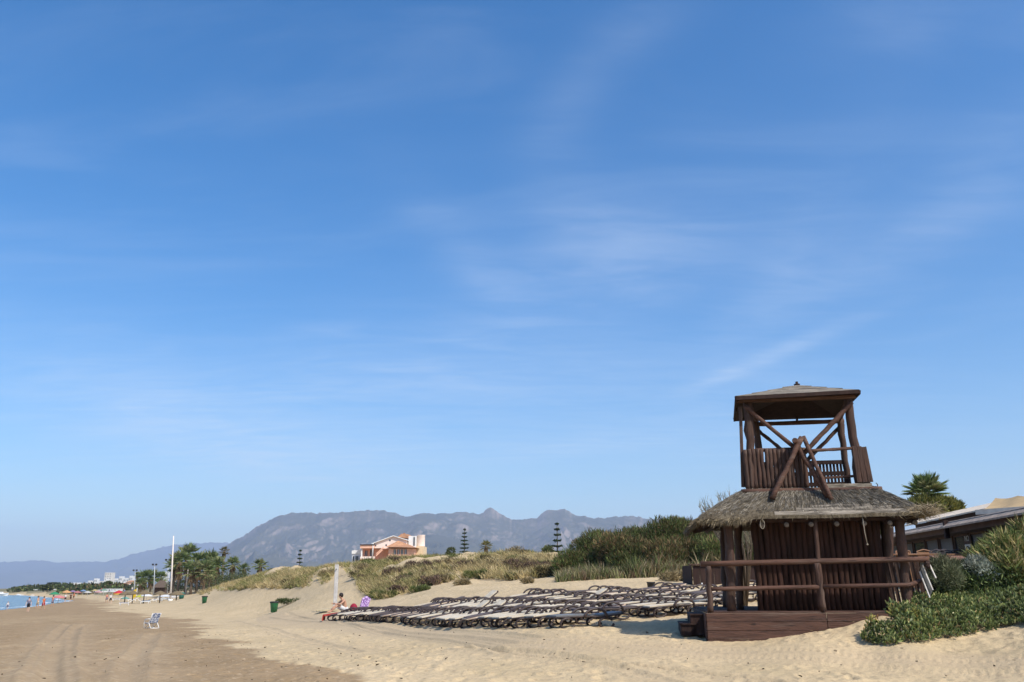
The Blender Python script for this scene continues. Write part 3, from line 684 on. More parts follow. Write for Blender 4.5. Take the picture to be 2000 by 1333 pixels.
blog('roof_beam', LP(1474, 829, BY), LP(1648, 823, BY), .058)
z_ = ZT - .03
blog('roof_beam', (flt, FY, z_), (bl, BY, z_), .06); blog('roof_beam', (frt, FY, z_), (brt, BY, z_), .06)
blog('brace', LP(1453, 793, FY - .12), LP(1556, 878, FY - .12), .05); blog('brace', LP(1664, 786, FY - .12), LP(1572, 884, FY - .12), .055)
blog('brace', LP(1477, 838, BY + .1), LP(1528, 880, BY + .1), .045); blog('brace', LP(1641, 834, BY + .1), LP(1578, 898, BY + .1), .05)
# parapet : close-set stakes
a = LP(1451, 880, FY - .05); b_ = LP(1573, 880, FY - .05)
palisade('parapet', (a.x, FY - .08), (b_.x, FY - .08), LP(1500, 957, FY - .08).z, a.z, .052, tower, WOODV, .02, .88)
m = MB(); q = LP(1560, 880, FY - .02); m.log((a.x + .3, FY - .01, q.z + .03), (q.x + .05, FY - .01, q.z + .03), .045, 8, 3); m.build('parapet_rail', WOODH, tower)
c0 = LP(1663, 872, FY - .1); c1 = LP(1692, 870, FY - .1)
m = MB(); zb = LP(1690, 942, FY - .1).z
for i in range(3):
    x = c0.x + (c1.x - c0.x) * (i + .5) / 3
    m.beam((x + .03 + .015 * i, FY - .12 + .02 * i, zb), (x, FY - .12 + .02 * i, c0.z - .01 * i), (c1.x - c0.x) / 3 - .006, .035, (0, 1, 0))
m.build('corner_panel', WOODV, tower)
palisade('parapet', (a.x, FY), (bl - .15, BY), PB + .1, a.z - .03, .055, tower, WOODP)
palisade('parapet', (c1.x - .02, FY + .05), (br + .35, BY), PB + .1, c0.z - .05, .055, tower, WOODP)
m = MB(); g0 = LP(1478, 905, BY); g1 = LP(1652, 905, BY); n = 26
for i in range(n):
    q = g0.lerp(g1, (i + .5) / n); m.beam((q.x, BY + .02, PB - .05), (q.x, BY + .02, g0.z), (g1.x - g0.x) / n - .03, .03, (0, 1, 0))
for zf in (.0, .28, .55): m.beam((g0.x, BY - .02, g0.z - .03 - zf), (g1.x, BY - .02, g0.z - .03 - zf), .1, .035, (0, 1, 0))
m.build('parapet_slats', WOODP, tower)
blog('guard_rail', LP(1580, 881, FY - .04), LP(1664, 876, FY - .04), .036); m = MB(); m.beam(LP(1590, 935, FY + .1), LP(1674, 930, FY + .1), .09, .05); m.build('guard_rail', WOODH, tower)
m = MB().box(((fl + fr) / 2 + .1, .16, PB - .01), (fr - fl + .5, 2.6, .06)); m.build('cabin_floor', WOODP, tower)
for (x0, x1, y) in ((a.x - .12, c1.x + .2, FY - .16), (a.x, br + .4, BY + .1)): blog('floor_beam', (x0, y, PB - .05), (x1, y, PB - .05), .06)
for x, y in ((a.x - .02, FY - .15), (c1.x + .1, FY - .15)): blog('floor_beam', (x, y, PB - .09), (x + .3, BY + .3, PB - .09), .06)
# low pyramid roof of weathered sheets
r0 = LP(1437, 773, FY - .33); r1 = LP(1679, 766, FY - .33); rz = (r0.z + r1.z) / 2; by = BY + .12
ap = LP(1557, 757, .2); apz = ap.z
Cn = [(r0.x, FY - .33, rz - .02), (r1.x, FY - .33, rz + .02), (r1.x + .1, by, rz), (r0.x + .25, by, rz - .02)]
m = MB(); A0 = Vector((ap.x, .2, apz))
for i in range(4):
    c0_, c1_ = Vector(Cn[i]), Vector(Cn[(i + 1) % 4])
    for k in range(4):
        t0, t1 = k / 4, (k + 1) / 4 + (.03 if k < 3 else 0)
        lift = Vector((0, 0, .012 * k + .02)); q = [c0_.lerp(A0, t0), c1_.lerp(A0, t0), c1_.lerp(A0, min(1, t1)), c0_.lerp(A0, min(1, t1))]
        q = [v + lift for v in q]; q[0].z += random.uniform(0, .01); lo = [v - Vector((0, 0, .022)) for v in q]
        m.add(q + lo, [(0, 1, 2, 3), (7, 6, 5, 4), (0, 4, 5, 1), (1, 5, 6, 2), (2, 6, 7, 3), (3, 7, 4, 0)])
rf = m.build('cabin_roof', GREYW, tower)
m = MB()
for i in range(4):
    c0_, c1_ = Vector(Cn[i]), Vector(Cn[(i + 1) % 4]); m.beam(c0_ - Vector((0, 0, .035)), c1_ - Vector((0, 0, .02)), .04, .085)
m.build('fascia', WOODP, tower)
m = MB()
for i in range(4):
    m.beam(Vector(Cn[i]) - Vector((0, 0, .03)), A0 - Vector((0, 0, .06)), .07, .08)
    c0_, c1_ = Vector(Cn[i]), Vector(Cn[(i + 1) % 4])
    m.beam(c0_.lerp(c1_, .5) - Vector((0, 0, .03)), A0 - Vector((0, 0, .06)), .06, .08)
m.build('hip_rafters', WOODP, tower)
# dark ceiling boarding under the roof
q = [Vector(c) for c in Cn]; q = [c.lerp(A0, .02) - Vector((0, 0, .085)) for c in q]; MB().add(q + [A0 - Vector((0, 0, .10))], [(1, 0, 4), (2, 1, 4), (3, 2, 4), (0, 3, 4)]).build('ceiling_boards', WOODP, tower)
MB().lathe([(.07, -.02), (.075, .03), (.03, .05), (.035, .09), (.001, .10)], 10, (ap.x, .2, apz + .05)).build('finial', WOODP, rf)
q = LP(1556, 815, BY); MB().log((q.x, BY, LP(1556, 822, BY).z), (q.x, BY, rz), .03, 8, 2).build('king_post', WOODP, tower)
# leaning frame of poles standing on the thatch
def foot(px, py): return LP(px, py, -1.85)
for (p0, p1, y0, y1, r) in (((1508, 974), (1566, 855), -1.5, -1.28, .062), ((1618, 972), (1554, 866), -1.44, -1.2, .06), ((1624, 976), (1569, 853), -1.56, -1.27, .048)):
    blog('leaning_pole', LP(*p0, y0), LP(*p1, y1), r)
q = LP(1551, 862, -1.2); blog('leaning_pole', (q.x - .03, -1.45, q.z - .02), (q.x + .06, -1.0, q.z + .02), .06)
q = LP(1714, 948, -.9); m = MB().tube([(q.x, -.9, q.z - .15), (q.x, -.9, q.z + .02), (q.x - .03, -.9, q.z + .05)], .01, 6); m.build('hook', WOODP, tower)

# ------------------------------------------------------------------ loungers
CREAM = mat('cream_lounger_bed', (.70, .61, .45), (.54, .45, .32), 6, .6, .15, 90, spec=.35)
BROWN = mat('dark_brown_frame', (.055, .036, .031), (.03, .021, .02), 8, .5, .2, 60, spec=.4)
GREYB = mat('grey_lounger_bed', (.20, .21, .21), (.15, .155, .16), 6, .6, .15, 90, spec=.35)
TAUPE = mat('taupe_lounger_bed', (.13, .10, .09), (.085, .065, .06), 6, .7, .15, 90, spec=.3)
def lounger(label, head=0.0, bed=CREAM, rail=None):
    root = empty('sun_lounger', (0, 0, 0), label, 'sun lounger', 'brown framed sun loungers packed together on the sand')
    SH = .30; hx = 1.28; L = 1.95; ca, sa = math.cos(head), math.sin(head)
    def pt(x, y, z):
        if x <= hx: return Vector((x, y, SH + z))
        d = x - hx; return Vector((hx + d * ca, y, SH + z + d * sa))
    xs = [0.02, .3, .7, 1.0, hx, 1.5, 1.8, L - .02]
    def sheet(z, y):
        return [pt(x, y, z + .02 * math.sin(x * 2.2)) for x in xs]
    a, b_ = sheet(.03, -.25), sheet(.03, .25); c_, d_ = sheet(-.015, -.25), sheet(-.015, .25); n = len(xs)
    m = MB().add(a + b_ + c_ + d_, [(i, i + 1, n + i + 1, n + i) for i in range(n - 1)] + [(2 * n + i + 1, 2 * n + i, 3 * n + i, 3 * n + i + 1) for i in range(n - 1)] +
                 [(2 * n + i, 2 * n + i + 1, i + 1, i) for i in range(n - 1)] + [(n + i, n + i + 1, 3 * n + i + 1, 3 * n + i) for i in range(n - 1)] + [(0, n, 3 * n, 2 * n), (n - 1, 3 * n - 1, 4 * n - 1, 2 * n - 1)])
    m.build('bed', bed, root)
    m = MB()
    for s_ in (-1, 1):
        m.tube([pt(x, s_ * .30, .02 * math.sin(x * 2.2) - .02) for x in xs], .026, 6)
    for x in (0.02, L - .02): m.tube([pt(x, -.30, -.02), pt(x, .30, -.02)], .024, 6)
    m.build('frame', rail or BROWN, root)
    for s_ in (-1, 1):
        for cx, rx in ((.30, .20), (1.42, .22)):
            z0 = SH - .04
            pts_ = [Vector((cx + rx * math.cos(t_), s_ * .31, z0 / 2 + .005 + (z0 / 2) * math.sin(t_))) for t_ in np.linspace(.25 * PI, 1.95 * PI, 11)]
            MB().tube(pts_, .030, 6).build('leg', BROWN, root)
        if True:
            pts_ = [Vector((1.10 + .33 * math.cos(t_), s_ * .335, SH - .03 + .21 * math.sin(t_))) for t_ in np.linspace(0, PI, 10)]
            MB().tube(pts_, .034, 6).build('armrest', BROWN, root)
    return root
CM = 'brown framed sun lounger packed with others of its kind on the sand'
RAILC = mat('cream_rail', (.66, .56, .42), (.45, .33, .24), 7, .6); protoA = lounger(CM, 0.0); protoB = lounger(CM, R(9), TAUPE, RAILC); protoE = lounger(CM, R(4), TAUPE); protoC = lounger(CM, R(28)); protoD = lounger('grey bedded dark sun lounger at the near corner of the packed loungers, in shade', R(8), GREYB)
km = kmap()
POLY = [(646, 1210), (742, 1205), (800, 1199), (852, 1190), (930, 1184), (1012, 1180), (1034, 1167), (1240, 1165), (1476, 1157), (1476, 1186), (1345, 1200), (1190, 1206), (1178, 1224), (1040, 1226), (850, 1222), (650, 1216)]
def inpoly(px, py, poly):
    c = False; n = len(poly)
    for i in range(n):
        x0, y0 = poly[i]; x1, y1 = poly[(i + 1) % n]
        if (y0 > py) != (y1 > py) and px < (x1 - x0) * (py - y0) / (y1 - y0) + x0: c = not c
    return c
ca_ = Vector((10.2, -23, 0)).normalized(); aa_ = Vector((.94, .34, 0)).normalized(); yawL = math.atan2(aa_.y, aa_.x)
cnt = 0; used = {}; LPOS = []
rr = random.Random(3)
for r_ in range(0, 9):
    for j in range(0, 60):
        q = Vector((-9.3, 45.2, 0)) + aa_ * (r_ * 2.3 + .12 * math.sin(j * 1.3 + r_)) + ca_ * (j * .92 - r_ * .0 + rr.uniform(-.12, .12)) - ca_ * 12
        if q.y < 20: continue
        z = Hs(q.x, q.y); mid = q + aa_ * 1.0; px, py = proj(mid.x, mid.y, Hs(mid.x, mid.y))
        px0, _ = proj(q.x, q.y, z)
        if not inpoly(px, py, POLY): continue
        if Vector((mid.x - 6.8, mid.y - 21)).length < 3.6: continue
        LPOS.append((q, z))
near_i = min(range(len(LPOS)), key=lambda i: LPOS[i][0].y + .3 * abs(LPOS[i][0].x - 1.4))
left_i = min(range(len(LPOS)), key=lambda i: LPOS[i][0].x)
for i, (q, z) in enumerate(LPOS):
    pr = protoD if i == near_i else (protoC if rr.random() < .06 else (protoB if rr.random() < .30 else (protoE if rr.random() < .20 else protoA)))
    if i == left_i: pr = protoA
    if not used.get(id(pr), False): o = pr; used[id(pr)] = True
    else: o = copy_tree(pr, km)
    e = q + aa_ * 1.7; dz = Hs(e.x, e.y) - z
    o.location = (q.x, q.y, z - .01); o.rotation_euler = (rr.uniform(-.03, .03), -math.atan2(dz, 1.7) + rr.uniform(-.03, .02), yawL + rr.uniform(-.13, .13))
    if i == left_i: LEFT = o; o['label'] = 'leftmost cream sun lounger, the bather in white shorts sits on it'
print('loungers', len(LPOS))
for pr in (protoA, protoB, protoC, protoD, protoE):
    if not used.get(id(pr), False):
        for c in kids(pr): bpy.data.objects.remove(c)
        bpy.data.objects.remove(pr)
# ------------------------------------------------------------------ plants
def clumps(cen, rad_, n, ls, lw, zb, cols, flat=(1, 1, 1), shell=.55, jit=.22):
    """leaf tufts spread through a set of lumps"""
    cen = np.array(cen, float); rad_ = np.array(rad_, float); w_ = rad_ ** 2; i = rng.choice(len(cen), n, p=w_ / w_.sum())
    d = randdir(n, .25); rr_ = rad_[i] * (shell + (1 - shell) * rng.random(n) ** .6) * (.82 + .5 * vn(d[:, 0] * 2.2 + i * 3.1, d[:, 2] * 2.2 + d[:, 1] * 1.7, 5))
    p = cen[i] + d * rr_[:, None] * np.array(flat); D = unit(d * .8 + rng.normal(size=(n, 3)) * .6 + [0, 0, zb]) * ls * rng.uniform(.6, 1.3, (n, 1))
    base = pal(n, cols, jit); cl = np.clip(.75 + .5 * _h(i, i * 0 + 3, 9), .6, 1.3)
    return (*blades(p, D, lw * rng.uniform(.7, 1.3, n)), rep5(np.clip(base * cl[:, None], .004, 1)))
BARK = mat('bark', (.16, .12, .085), (.09, .07, .05), 6, .9, .6, 20, (1, 1, .3))
PALMB = mat('palm_bark', (.22, .165, .12), (.12, .09, .065), 9, .9, .7, 25, (1, 1, 1.5))
GREENS = [(.055, .085, .022), (.075, .10, .028), (.035, .055, .016), (.10, .12, .035)]
def tree(name, label, x, y, h, w_, cols, n=5000, cat='tree', group=None, z=None, th=.3, lumps=9, ls=.16, lw=.07, zb=.3, squash=.8):
    z = Hs(x, y) if z is None else z
    r = empty(name, (x, y, z - .05), label, cat, group)
    cen = []; ra = []
    for k in range(lumps):
        a = random.random() * 2 * PI; q = random.random() ** .6 * .62 * w_ / 2 * 1.25; zz_ = h * (th + (1 - th) * random.uniform(.18, .86))
        cen.append((x + math.cos(a) * q, y + math.sin(a) * q, z + zz_)); ra.append(w_ * random.uniform(.17, .27))
    cen.append((x, y, z + h * .72)); ra.append(w_ * .28)
    V, FS, C = clumps(cen, ra, n, ls, lw, zb, cols, (1, 1, squash)); C = C
    m = MB(); m.tube([(x, y, z - .1), (x + .05 * h * random.uniform(-1, 1), y, z + h * .35), (x, y, z + h * .7)], [h * .035, h * .026, h * .01], 7)
    for c in cen[:6]: m.tube([(x, y, z + h * .3), ((x + c[0]) / 2, (y + c[1]) / 2, z + h * .42), tuple(c)], [h * .017, h * .012, h * .005], 5)
    m.build('trunk', BARK, r); mesh_np('crown', V, FS, FOL, r, col=C); return r
def palm(label, x, y, hh, cr, z=None, nf=34, skirt=.5, cols=None, group=None, e1=-.55, tr=.16, cat='palm tree', name='palm_tree', blades_n=13):
    z = Hs(x, y) if z is None else z
    r = empty(name, (x, y, z - .05), label, cat, group); cols = cols or [(.14, .19, .06), (.20, .25, .09), (.09, .13, .045), (.28, .28, .13)]
    pz = z + hh; pr = []; Ds = []; Bs = []; Ws = []; Cs = []
    def fronds(nf, e0, e1, cols, sc=1.0):
        for k in range(nf):
            a = k * 2.399 + random.random() * .4; e = e0 + (e1 - e0) * ((k + .5) / nf); e += random.uniform(-.12, .12)
            d = np.array([math.cos(a) * math.cos(e), math.sin(a) * math.cos(e), math.sin(e)]); up = np.array([0, 0, 1.]) - d * d[2]; up /= np.linalg.norm(up) + 1e-6; sd_ = np.cross(d, up)
            L = cr * sc * random.uniform(.85, 1.1); base = np.array([x, y, pz]) + d * L * .05; hub = base + d * L * .42
            col_ = np.array(random.choice(cols)) * random.uniform(.8, 1.25)
            pr.append(base); Ds.append(hub - base); Bs.append(np.zeros(3)); Ws.append(.035 * cr); Cs.append(col_ * 1.2)
            for j in range(blades_n):
                ph = (j / (blades_n - 1) - .5) * 2.5; dd = d * math.cos(ph) + sd_ * math.sin(ph) + up * .10
                LL = L * .58 * (1 - .25 * abs(ph) / 1.3); pr.append(hub - d * L * .03); Ds.append(dd * LL); Bs.append(np.array([0, 0, -.16 * LL]) * random.uniform(.4, 1.4)); Ws.append(.058 * L); Cs.append(col_ * random.uniform(.85, 1.15))
    fronds(nf, 1.4, e1, cols)
    V, FS = blades(np.array(pr), np.array(Ds), np.array(Ws), np.array(Bs), taper=.9)
    m = MB(); m.tube([(x, y, z - .1), (x, y, z + hh * .5), (x, y, pz + .1)], [tr * 1.25, tr, tr * .9], 9, wob=.1); m.build('trunk', PALMB, r)
    mesh_np('crown', V, FS, FOL, r, col=rep5(np.array(Cs)))
    if skirt > 0:
        n = 260; a = rng.random(n) * 2 * PI; e = rng.random(n); p = np.stack([x + np.cos(a) * tr, y + np.sin(a) * tr, pz - e * skirt * cr * 1.1], 1)
        D = np.stack([np.cos(a) * .35, np.sin(a) * .35, -np.ones(n)], 1) * cr * rng.uniform(.3, .6, (n, 1))
        V, FS = blades(p, D, .06 * cr); mesh_np('dead_fronds', V, FS, DRY, r, col=rep5(pal(n, [(.30, .22, .13), (.2, .14, .08)], .2)))
    return r
def araucaria(label, x, y, hh, wd, z=None):
    z = Hs(x, y) if z is None else z
    r = empty('norfolk_pine', (x, y, z - .05), label, 'tree')
    MB().tube([(x, y, z - .1), (x, y, z + hh)], [hh * .02, hh * .004], 7).build('trunk', BARK, r)
    pr = []; D = []; nt_ = max(9, int(hh / .75)); rs_ = wd / 2
    for k in range(nt_):
        f = k / (nt_ - 1); zz_ = z + hh * (.12 + .86 * f); rr_ = rs_ * (1 - f) ** .75 + .12
        for a in np.linspace(0, 2 * PI, 8)[:-1] + k * .5:
            for q in np.linspace(.15, 1, 9):
                pr += [(x + math.cos(a) * rr_ * q, y + math.sin(a) * rr_ * q, zz_ + rr_ * q * .12)] * 4
                D += [tuple(v) for v in rng.normal(size=(4, 3)) * [.13, .13, .10] + [0, 0, .05]]
    V, FS = blades(np.array(pr), np.array(D), .15); mesh_np('crown', V, FS, FOL, r, col=rep5(pal(len(pr), [(.035, .06, .028), (.05, .075, .03)], .2))); return r

# --- marram grass on the dunes
VB = np.array([(330, 1170), (400, 1161), (450, 1153), (500, 1152), (545, 1153), (600, 1146), (640, 1140), (668, 1118), (700, 1150), (735, 1174), (780, 1170), (850, 1150), (880, 1136), (930, 1130), (1000, 1131), (1040, 1130), (1085, 1122), (1130, 1119), (1180, 1117), (1260, 1119), (1330, 1117), (1420, 1118)], float)
n = 120000; u = rng.uniform(-.41, .26, n); Y = np.exp(rng.uniform(math.log(50), math.log(185), n)); X = u * Y
Z = H(X, Y); px, py = proj(X, Y, Z)
ok = (py < np.interp(px, VB[:, 0], VB[:, 1]) + (fbm(X * .25, Y * .25, 61) - .5) * 16) & (Z > 1.2) & (px > 335) & (px < 1430)
dens = fbm(X * .16, Y * .10, 62, 3); sandy = ((px > 655) & (px < 705) & (py > 1108)) | ((px > 860) & (px < 1060) & (py > 1085) & (fbm(X * .35, Y * .3, 65) > .52))
pk = np.where(dens > .47, .9, .12) * np.where(sandy, .25, 1)
slope_in = (Y < 95 + (1000 - px) * .14)
ok &= rng.random(n) < pk * np.where(slope_in, 1, .5)
ii_ = np.where(ok)[0]; area_w = (Y[ii_] / 185) ** 1.0
ii_ = ii_[rng.random(len(ii_)) < np.clip(area_w * 1.6, 0, 1)][:11000]
print('tufts', len(ii_))
def tufts(X, Y, Z, nb, hgt, wid, cols, wts=None, spread=.45, lean=(-.25, 0)):
    n = len(X); P0 = np.repeat(np.stack([X, Y, Z - .03], 1), nb, 0); N_ = len(P0)
    P0[:, :2] += rng.normal(size=(N_, 2)) * .10
    hh = np.repeat(np.broadcast_to(hgt, (n,)) * rng.uniform(.65, 1.25, n), nb) * rng.uniform(.6, 1.15, N_)
    d = rng.normal(size=(N_, 3)) * spread; d[:, 2] = 1; d[:, 0] += lean[0]; d[:, 1] += lean[1]; d = unit(d)
    D = d * hh[:, None]; bend = d * [1, 1, 0] * hh[:, None] * .35; bend[:, 2] -= hh * .12
    c = np.repeat(pal(n, cols, .16, wts), nb, 0) * rng.uniform(.7, 1.3, (N_, 1))
    V, FS = blades(P0, D, wid, bend); return V, FS, rep5(np.clip(c, 0, 1))
gx, gy, gz = X[ii_], Y[ii_], Z[ii_]; kind_ = fbm(gx * .09 + 9, gy * .09, 63, 3) + rng.normal(size=len(gx)) * .05 + .05
sA = kind_ > .5; sB = ~sA
straws = [(.50, .39, .19), (.42, .33, .16), (.58, .47, .26), (.33, .29, .13)]; olive = [(.25, .24, .09), (.18, .19, .065), (.33, .29, .12), (.44, .35, .17)]
parts = [tufts(gx[sA], gy[sA], gz[sA], 16, .75, .035, straws), tufts(gx[sB], gy[sB], gz[sB], 16, .70, .04, olive)]
V, FS, C = join(parts); o = mesh_np('dune_grass', V, FS, DRY, col=C); tag(o, 'tall straw and olive marram grass covering the dune crest', 'grass', kind='stuff')
# --- separate low shrubs on the dune face
SH = [(792, 1152, 70, 34, 'p'), (812, 1128, 74, 40, 'o'), (845, 1118, 74, 40, 'p'), (862, 1138, 66, 30, 'b'), (880, 1108, 74, 36, 'o'), (912, 1112, 70, 40, 'p'), (942, 1104, 72, 40, 'b'), (975, 1112, 68, 44, 'o'), (1003, 1104, 70, 34, 'g'),
      (1036, 1118, 64, 52, 'p'), (1064, 1112, 64, 46, 'p'), (1078, 1126, 60, 30, 'o'), (735, 1166, 66, 34, 'g'), (762, 1172, 64, 30, 'g'), (700, 1132, 82, 30, 'b'), (722, 1120, 84, 36, 'o'), (560, 1140, 100, 24, 'b'), (566, 1180, 84, 44, 'c'), (640, 1122, 92, 26, 'o'),
      (905, 1140, 60, 26, 'o'), (1025, 1138, 55, 22, 'o'), (1282, 1124, 52, 40, 'b'), (1330, 1128, 46, 42, 'o'), (1303, 1132, 47, 26, 'o'), (818, 1166, 62, 30, 'g'), (1180, 1116, 60, 40, 'g'), (1240, 1122, 55, 40, 'g')]
SC = {'p': ('purple brown twiggy', [(.12, .075, .06), (.17, .11, .08), (.09, .065, .045)]), 'o': ('straw coloured spiky', [(.30, .23, .12), (.22, .18, .09), (.38, .3, .17)]), 'b': ('dark olive brown', [(.09, .08, .035), (.14, .11, .05), (.06, .055, .025)]),
      'g': ('green leafy', [(.075, .105, .03), (.12, .14, .04), (.16, .18, .06)]), 'c': ('dark green creeping', [(.05, .075, .025), (.08, .10, .035)])}
nums = {}
for (px, py, Y, wpx, k) in SH:
    p = P(px, py, Y); z = Hs(p.x, p.y); wm_ = 1.25 * wpx / F * Y; nm, cols = SC[k]; nums[k] = nums.get(k, 0) + 1
    side = 'leftmost' if px < 700 else ('below the terracotta house' if px < 830 else ('in the middle of the dune' if px < 960 else ('on the right end of the dune' if px < 1100 else 'on the sand before the thicket')))
    side = 'left of the pale upright post' if px < 650 else side
    lab = '%s low dune shrub %s, %s' % (nm, side, ['the lowest', 'the next up', 'the upper one', 'the farthest', 'the smallest', 'the widest', 'the last'][min(6, nums[k] - 1)])
    r = empty('dune_shrub', (p.x, p.y, z), lab, 'shrub', 'low shrubs on the dune')
    cen = [(p.x + random.uniform(-.38, .38) * wm_, p.y + random.uniform(-.2, .2) * wm_, z + wm_ * .08) for _ in range(6)]; ra = [wm_ * random.uniform(.16, .26) for _ in range(6)]
    fl_ = .35 if k == 'c' else .75
    V, FS, C = clumps(cen, ra, 1500, .17, .035, .5, cols, (1, 1, fl_), .3)
    V[:, 2] = np.maximum(V[:, 2], z - .12)
    mesh_np('crown', V, FS, DRY if k != 'g' else FOL, r, col=C)
    m = MB(); [m.tube([(p.x, p.y, z - .1), c], [.03, .01], 5) for c in cen]; m.build('stems', BARK, r)
gpx, gpy = proj(gx, gy, gz); made = 0
for j_ in rng.permutation(len(gx)):
    if made >= 46: break
    if gpx[j_] < 560 or gpx[j_] > 1120 or gy[j_] > 100: continue
    made += 1
    x, y, z = float(gx[j_]), float(gy[j_]), float(gz[j_]); wm_ = random.uniform(.9, 2.4); nm, cols = SC[random.choice('ppbbog')]
    r = empty('dune_shrub', (x, y, z), 'low twiggy shrub growing among the dune grass', 'shrub', 'small shrubs among the dune grass')
    cen = [(x + random.uniform(-.4, .4) * wm_, y + random.uniform(-.25, .25) * wm_, z + wm_ * .12) for _ in range(5)]
    V, FS, C = clumps(cen, [wm_ * random.uniform(.16, .24) for _ in range(5)], 1100, .18, .04, .5, cols, (1, 1, .8), .3); V[:, 2] = np.maximum(V[:, 2], z - .12)
    mesh_np('crown', V, FS, DRY, r, col=C); m = MB(); [m.tube([(x, y, z - .1), c], [.03, .01], 5) for c in cen]; m.build('stems', BARK, r)
# --- reeds in front of the thicket
n = 5200; px = rng.uniform(1085, 1480, n); Y = rng.uniform(51, 57, n); X = (px - 1000) / F * Y; Z = H(X, Y)
hh = np.where(fbm(X * .5, Y * .5, 70) > .5, 1.7, 1.0) * np.interp(px, [1085, 1150, 1250, 1480], [.4, .55, .9, 1.0]) * rng.uniform(.5, 1.1, n)
V, FS, C = tufts(X, Y, Z, 6, hh, .05, [(.30, .26, .13), (.18, .19, .075), (.44, .36, .22), (.12, .15, .05), (.22, .15, .09)], spread=.24, lean=(0, 0)); o = mesh_np('reeds', V, FS, FOL, col=C); tag(o, 'pale green reeds at the foot of the thicket', 'reeds', kind='stuff')
# --- the thicket : one crown after another
THK = [(1126, 1095, 58, 3.0, 2.3), (1154, 1067, 60, 3.4, 3.0), (1190, 1051, 59, 4.0, 3.6), (1215, 1054, 56, 3.6, 3.6), (1250, 1045, 60, 4.0, 4.0), (1290, 1031, 58, 4.2, 4.2), (1335, 1026, 57, 4.0, 4.4), (1375, 1031, 58, 4.2, 4.2), (1425, 1039, 56, 4.4, 4.0), (1470, 1051, 54, 4.2, 4.0), (1240, 1081, 55, 3.0, 3.0), (1310, 1071, 54, 3.4, 3.0), (1385, 1069, 53, 3.4, 3.2), (1520, 1059, 52, 4, 4), (1700, 1054, 50, 4.5, 3.5)]
dark = [(.065, .095, .026), (.12, .15, .045), (.18, .20, .065), (.17, .11, .055)]; warm = [(.20, .12, .06), (.12, .13, .045), (.09, .11, .035), (.25, .17, .08)]
TL = ['leftmost small', 'second from the left, sloping', 'third from the left, rounded', 'rusty brown lower', 'tall dark central', 'broad green topped', 'highest', 'rusty topped', 'dark one right of the highest', 'one seen through the hut posts', 'short front', 'short rusty front', 'low one nearest the hut', 'hidden one behind the hut wall,', 'far one behind the hut,']
for i, (px, py, Y, w_, _) in enumerate(THK):
    q = P(px, py, Y); z = Hs(q.x, q.y); h = q.z - z
    tree('tamarisk_tree', '%s tamarisk of the dense dark thicket beside the hut' % TL[i], q.x, q.y, h, w_ * 1.0, warm if i in (3, 7, 11) else dark, 12000, 'tree', 'trees of the thicket', z, .05, 13, .26, .038, 1.1, .95)
# airy grey-green shrub rising behind the left end of the thatch
q = P(1420, 950, 27); z = Hs(q.x, q.y); r = empty('wispy_tree', (q.x, q.y, z), 'tall wispy pale tree behind the left end of the thatched roof', 'tree')
pr = []; D = []; m = MB()
for k in range(46):
    t1 = P(random.uniform(1362, 1462), random.uniform(950, 1010), 27 + random.uniform(-.8, .8)); t1.z = min(t1.z, P(1420, 945 + abs(1450 - 1000 - t1.x / t1.y * F) * .45, 27).z)
    a = Vector((q.x + .3, q.y, z)); b_ = a.lerp(t1, .5) + Vector((.15, 0, .2)); m.tube([a, b_, t1], [.03, .016, .005], 4)
    for f in rng.random(26):
        v = b_.lerp(t1, f); pr.append(tuple(v)); D.append(((rng.random() - .6) * .25, (rng.random() - .5) * .2, .12 + rng.random() * .22))
m.build('trunk', BARK, r); V, FS = blades(np.array(pr), np.array(D), .012); mesh_np('crown', V, FS, DRY, r, col=rep5(pal(len(pr), [(.38, .35, .27), (.25, .24, .17), (.17, .17, .10)], .2)))
# --- distant trees along the dune line
araucaria('tall norfolk pine between the house and the small palm', P(907, 1080, 170).x, 170, P(907, 1033, 170).z - 2.2, 2.8, 2.2)
araucaria('norfolk pine left of the terracotta house', P(585, 1100, 185).x, 185, P(585, 1075, 185).z - 2.2, 1.9, 2.2)
araucaria('norfolk pine rising over the left end of the thicket', P(1089, 1080, 120).x, 120, P(1089, 1022, 120).z - 2.6, 1.9, 2.6)
def fpalm(lab, px, py, Y, cr, **k):
    q = P(px, py, Y); z = Hs(q.x, q.y); return palm(lab, q.x, q.y, q.z - z, cr, z, group='palms', **k)
fpalm('short yellowing palm right of the tall norfolk pine', 949, 1067, 150, 1.3, nf=26, cols=[(.25, .22, .08), (.14, .14, .05)])
fpalm('tall thin palm standing alone above the others', 438, 1078, 200, 1.45, nf=26, cols=[(.13, .12, .05), (.2, .16, .08)], tr=.22)
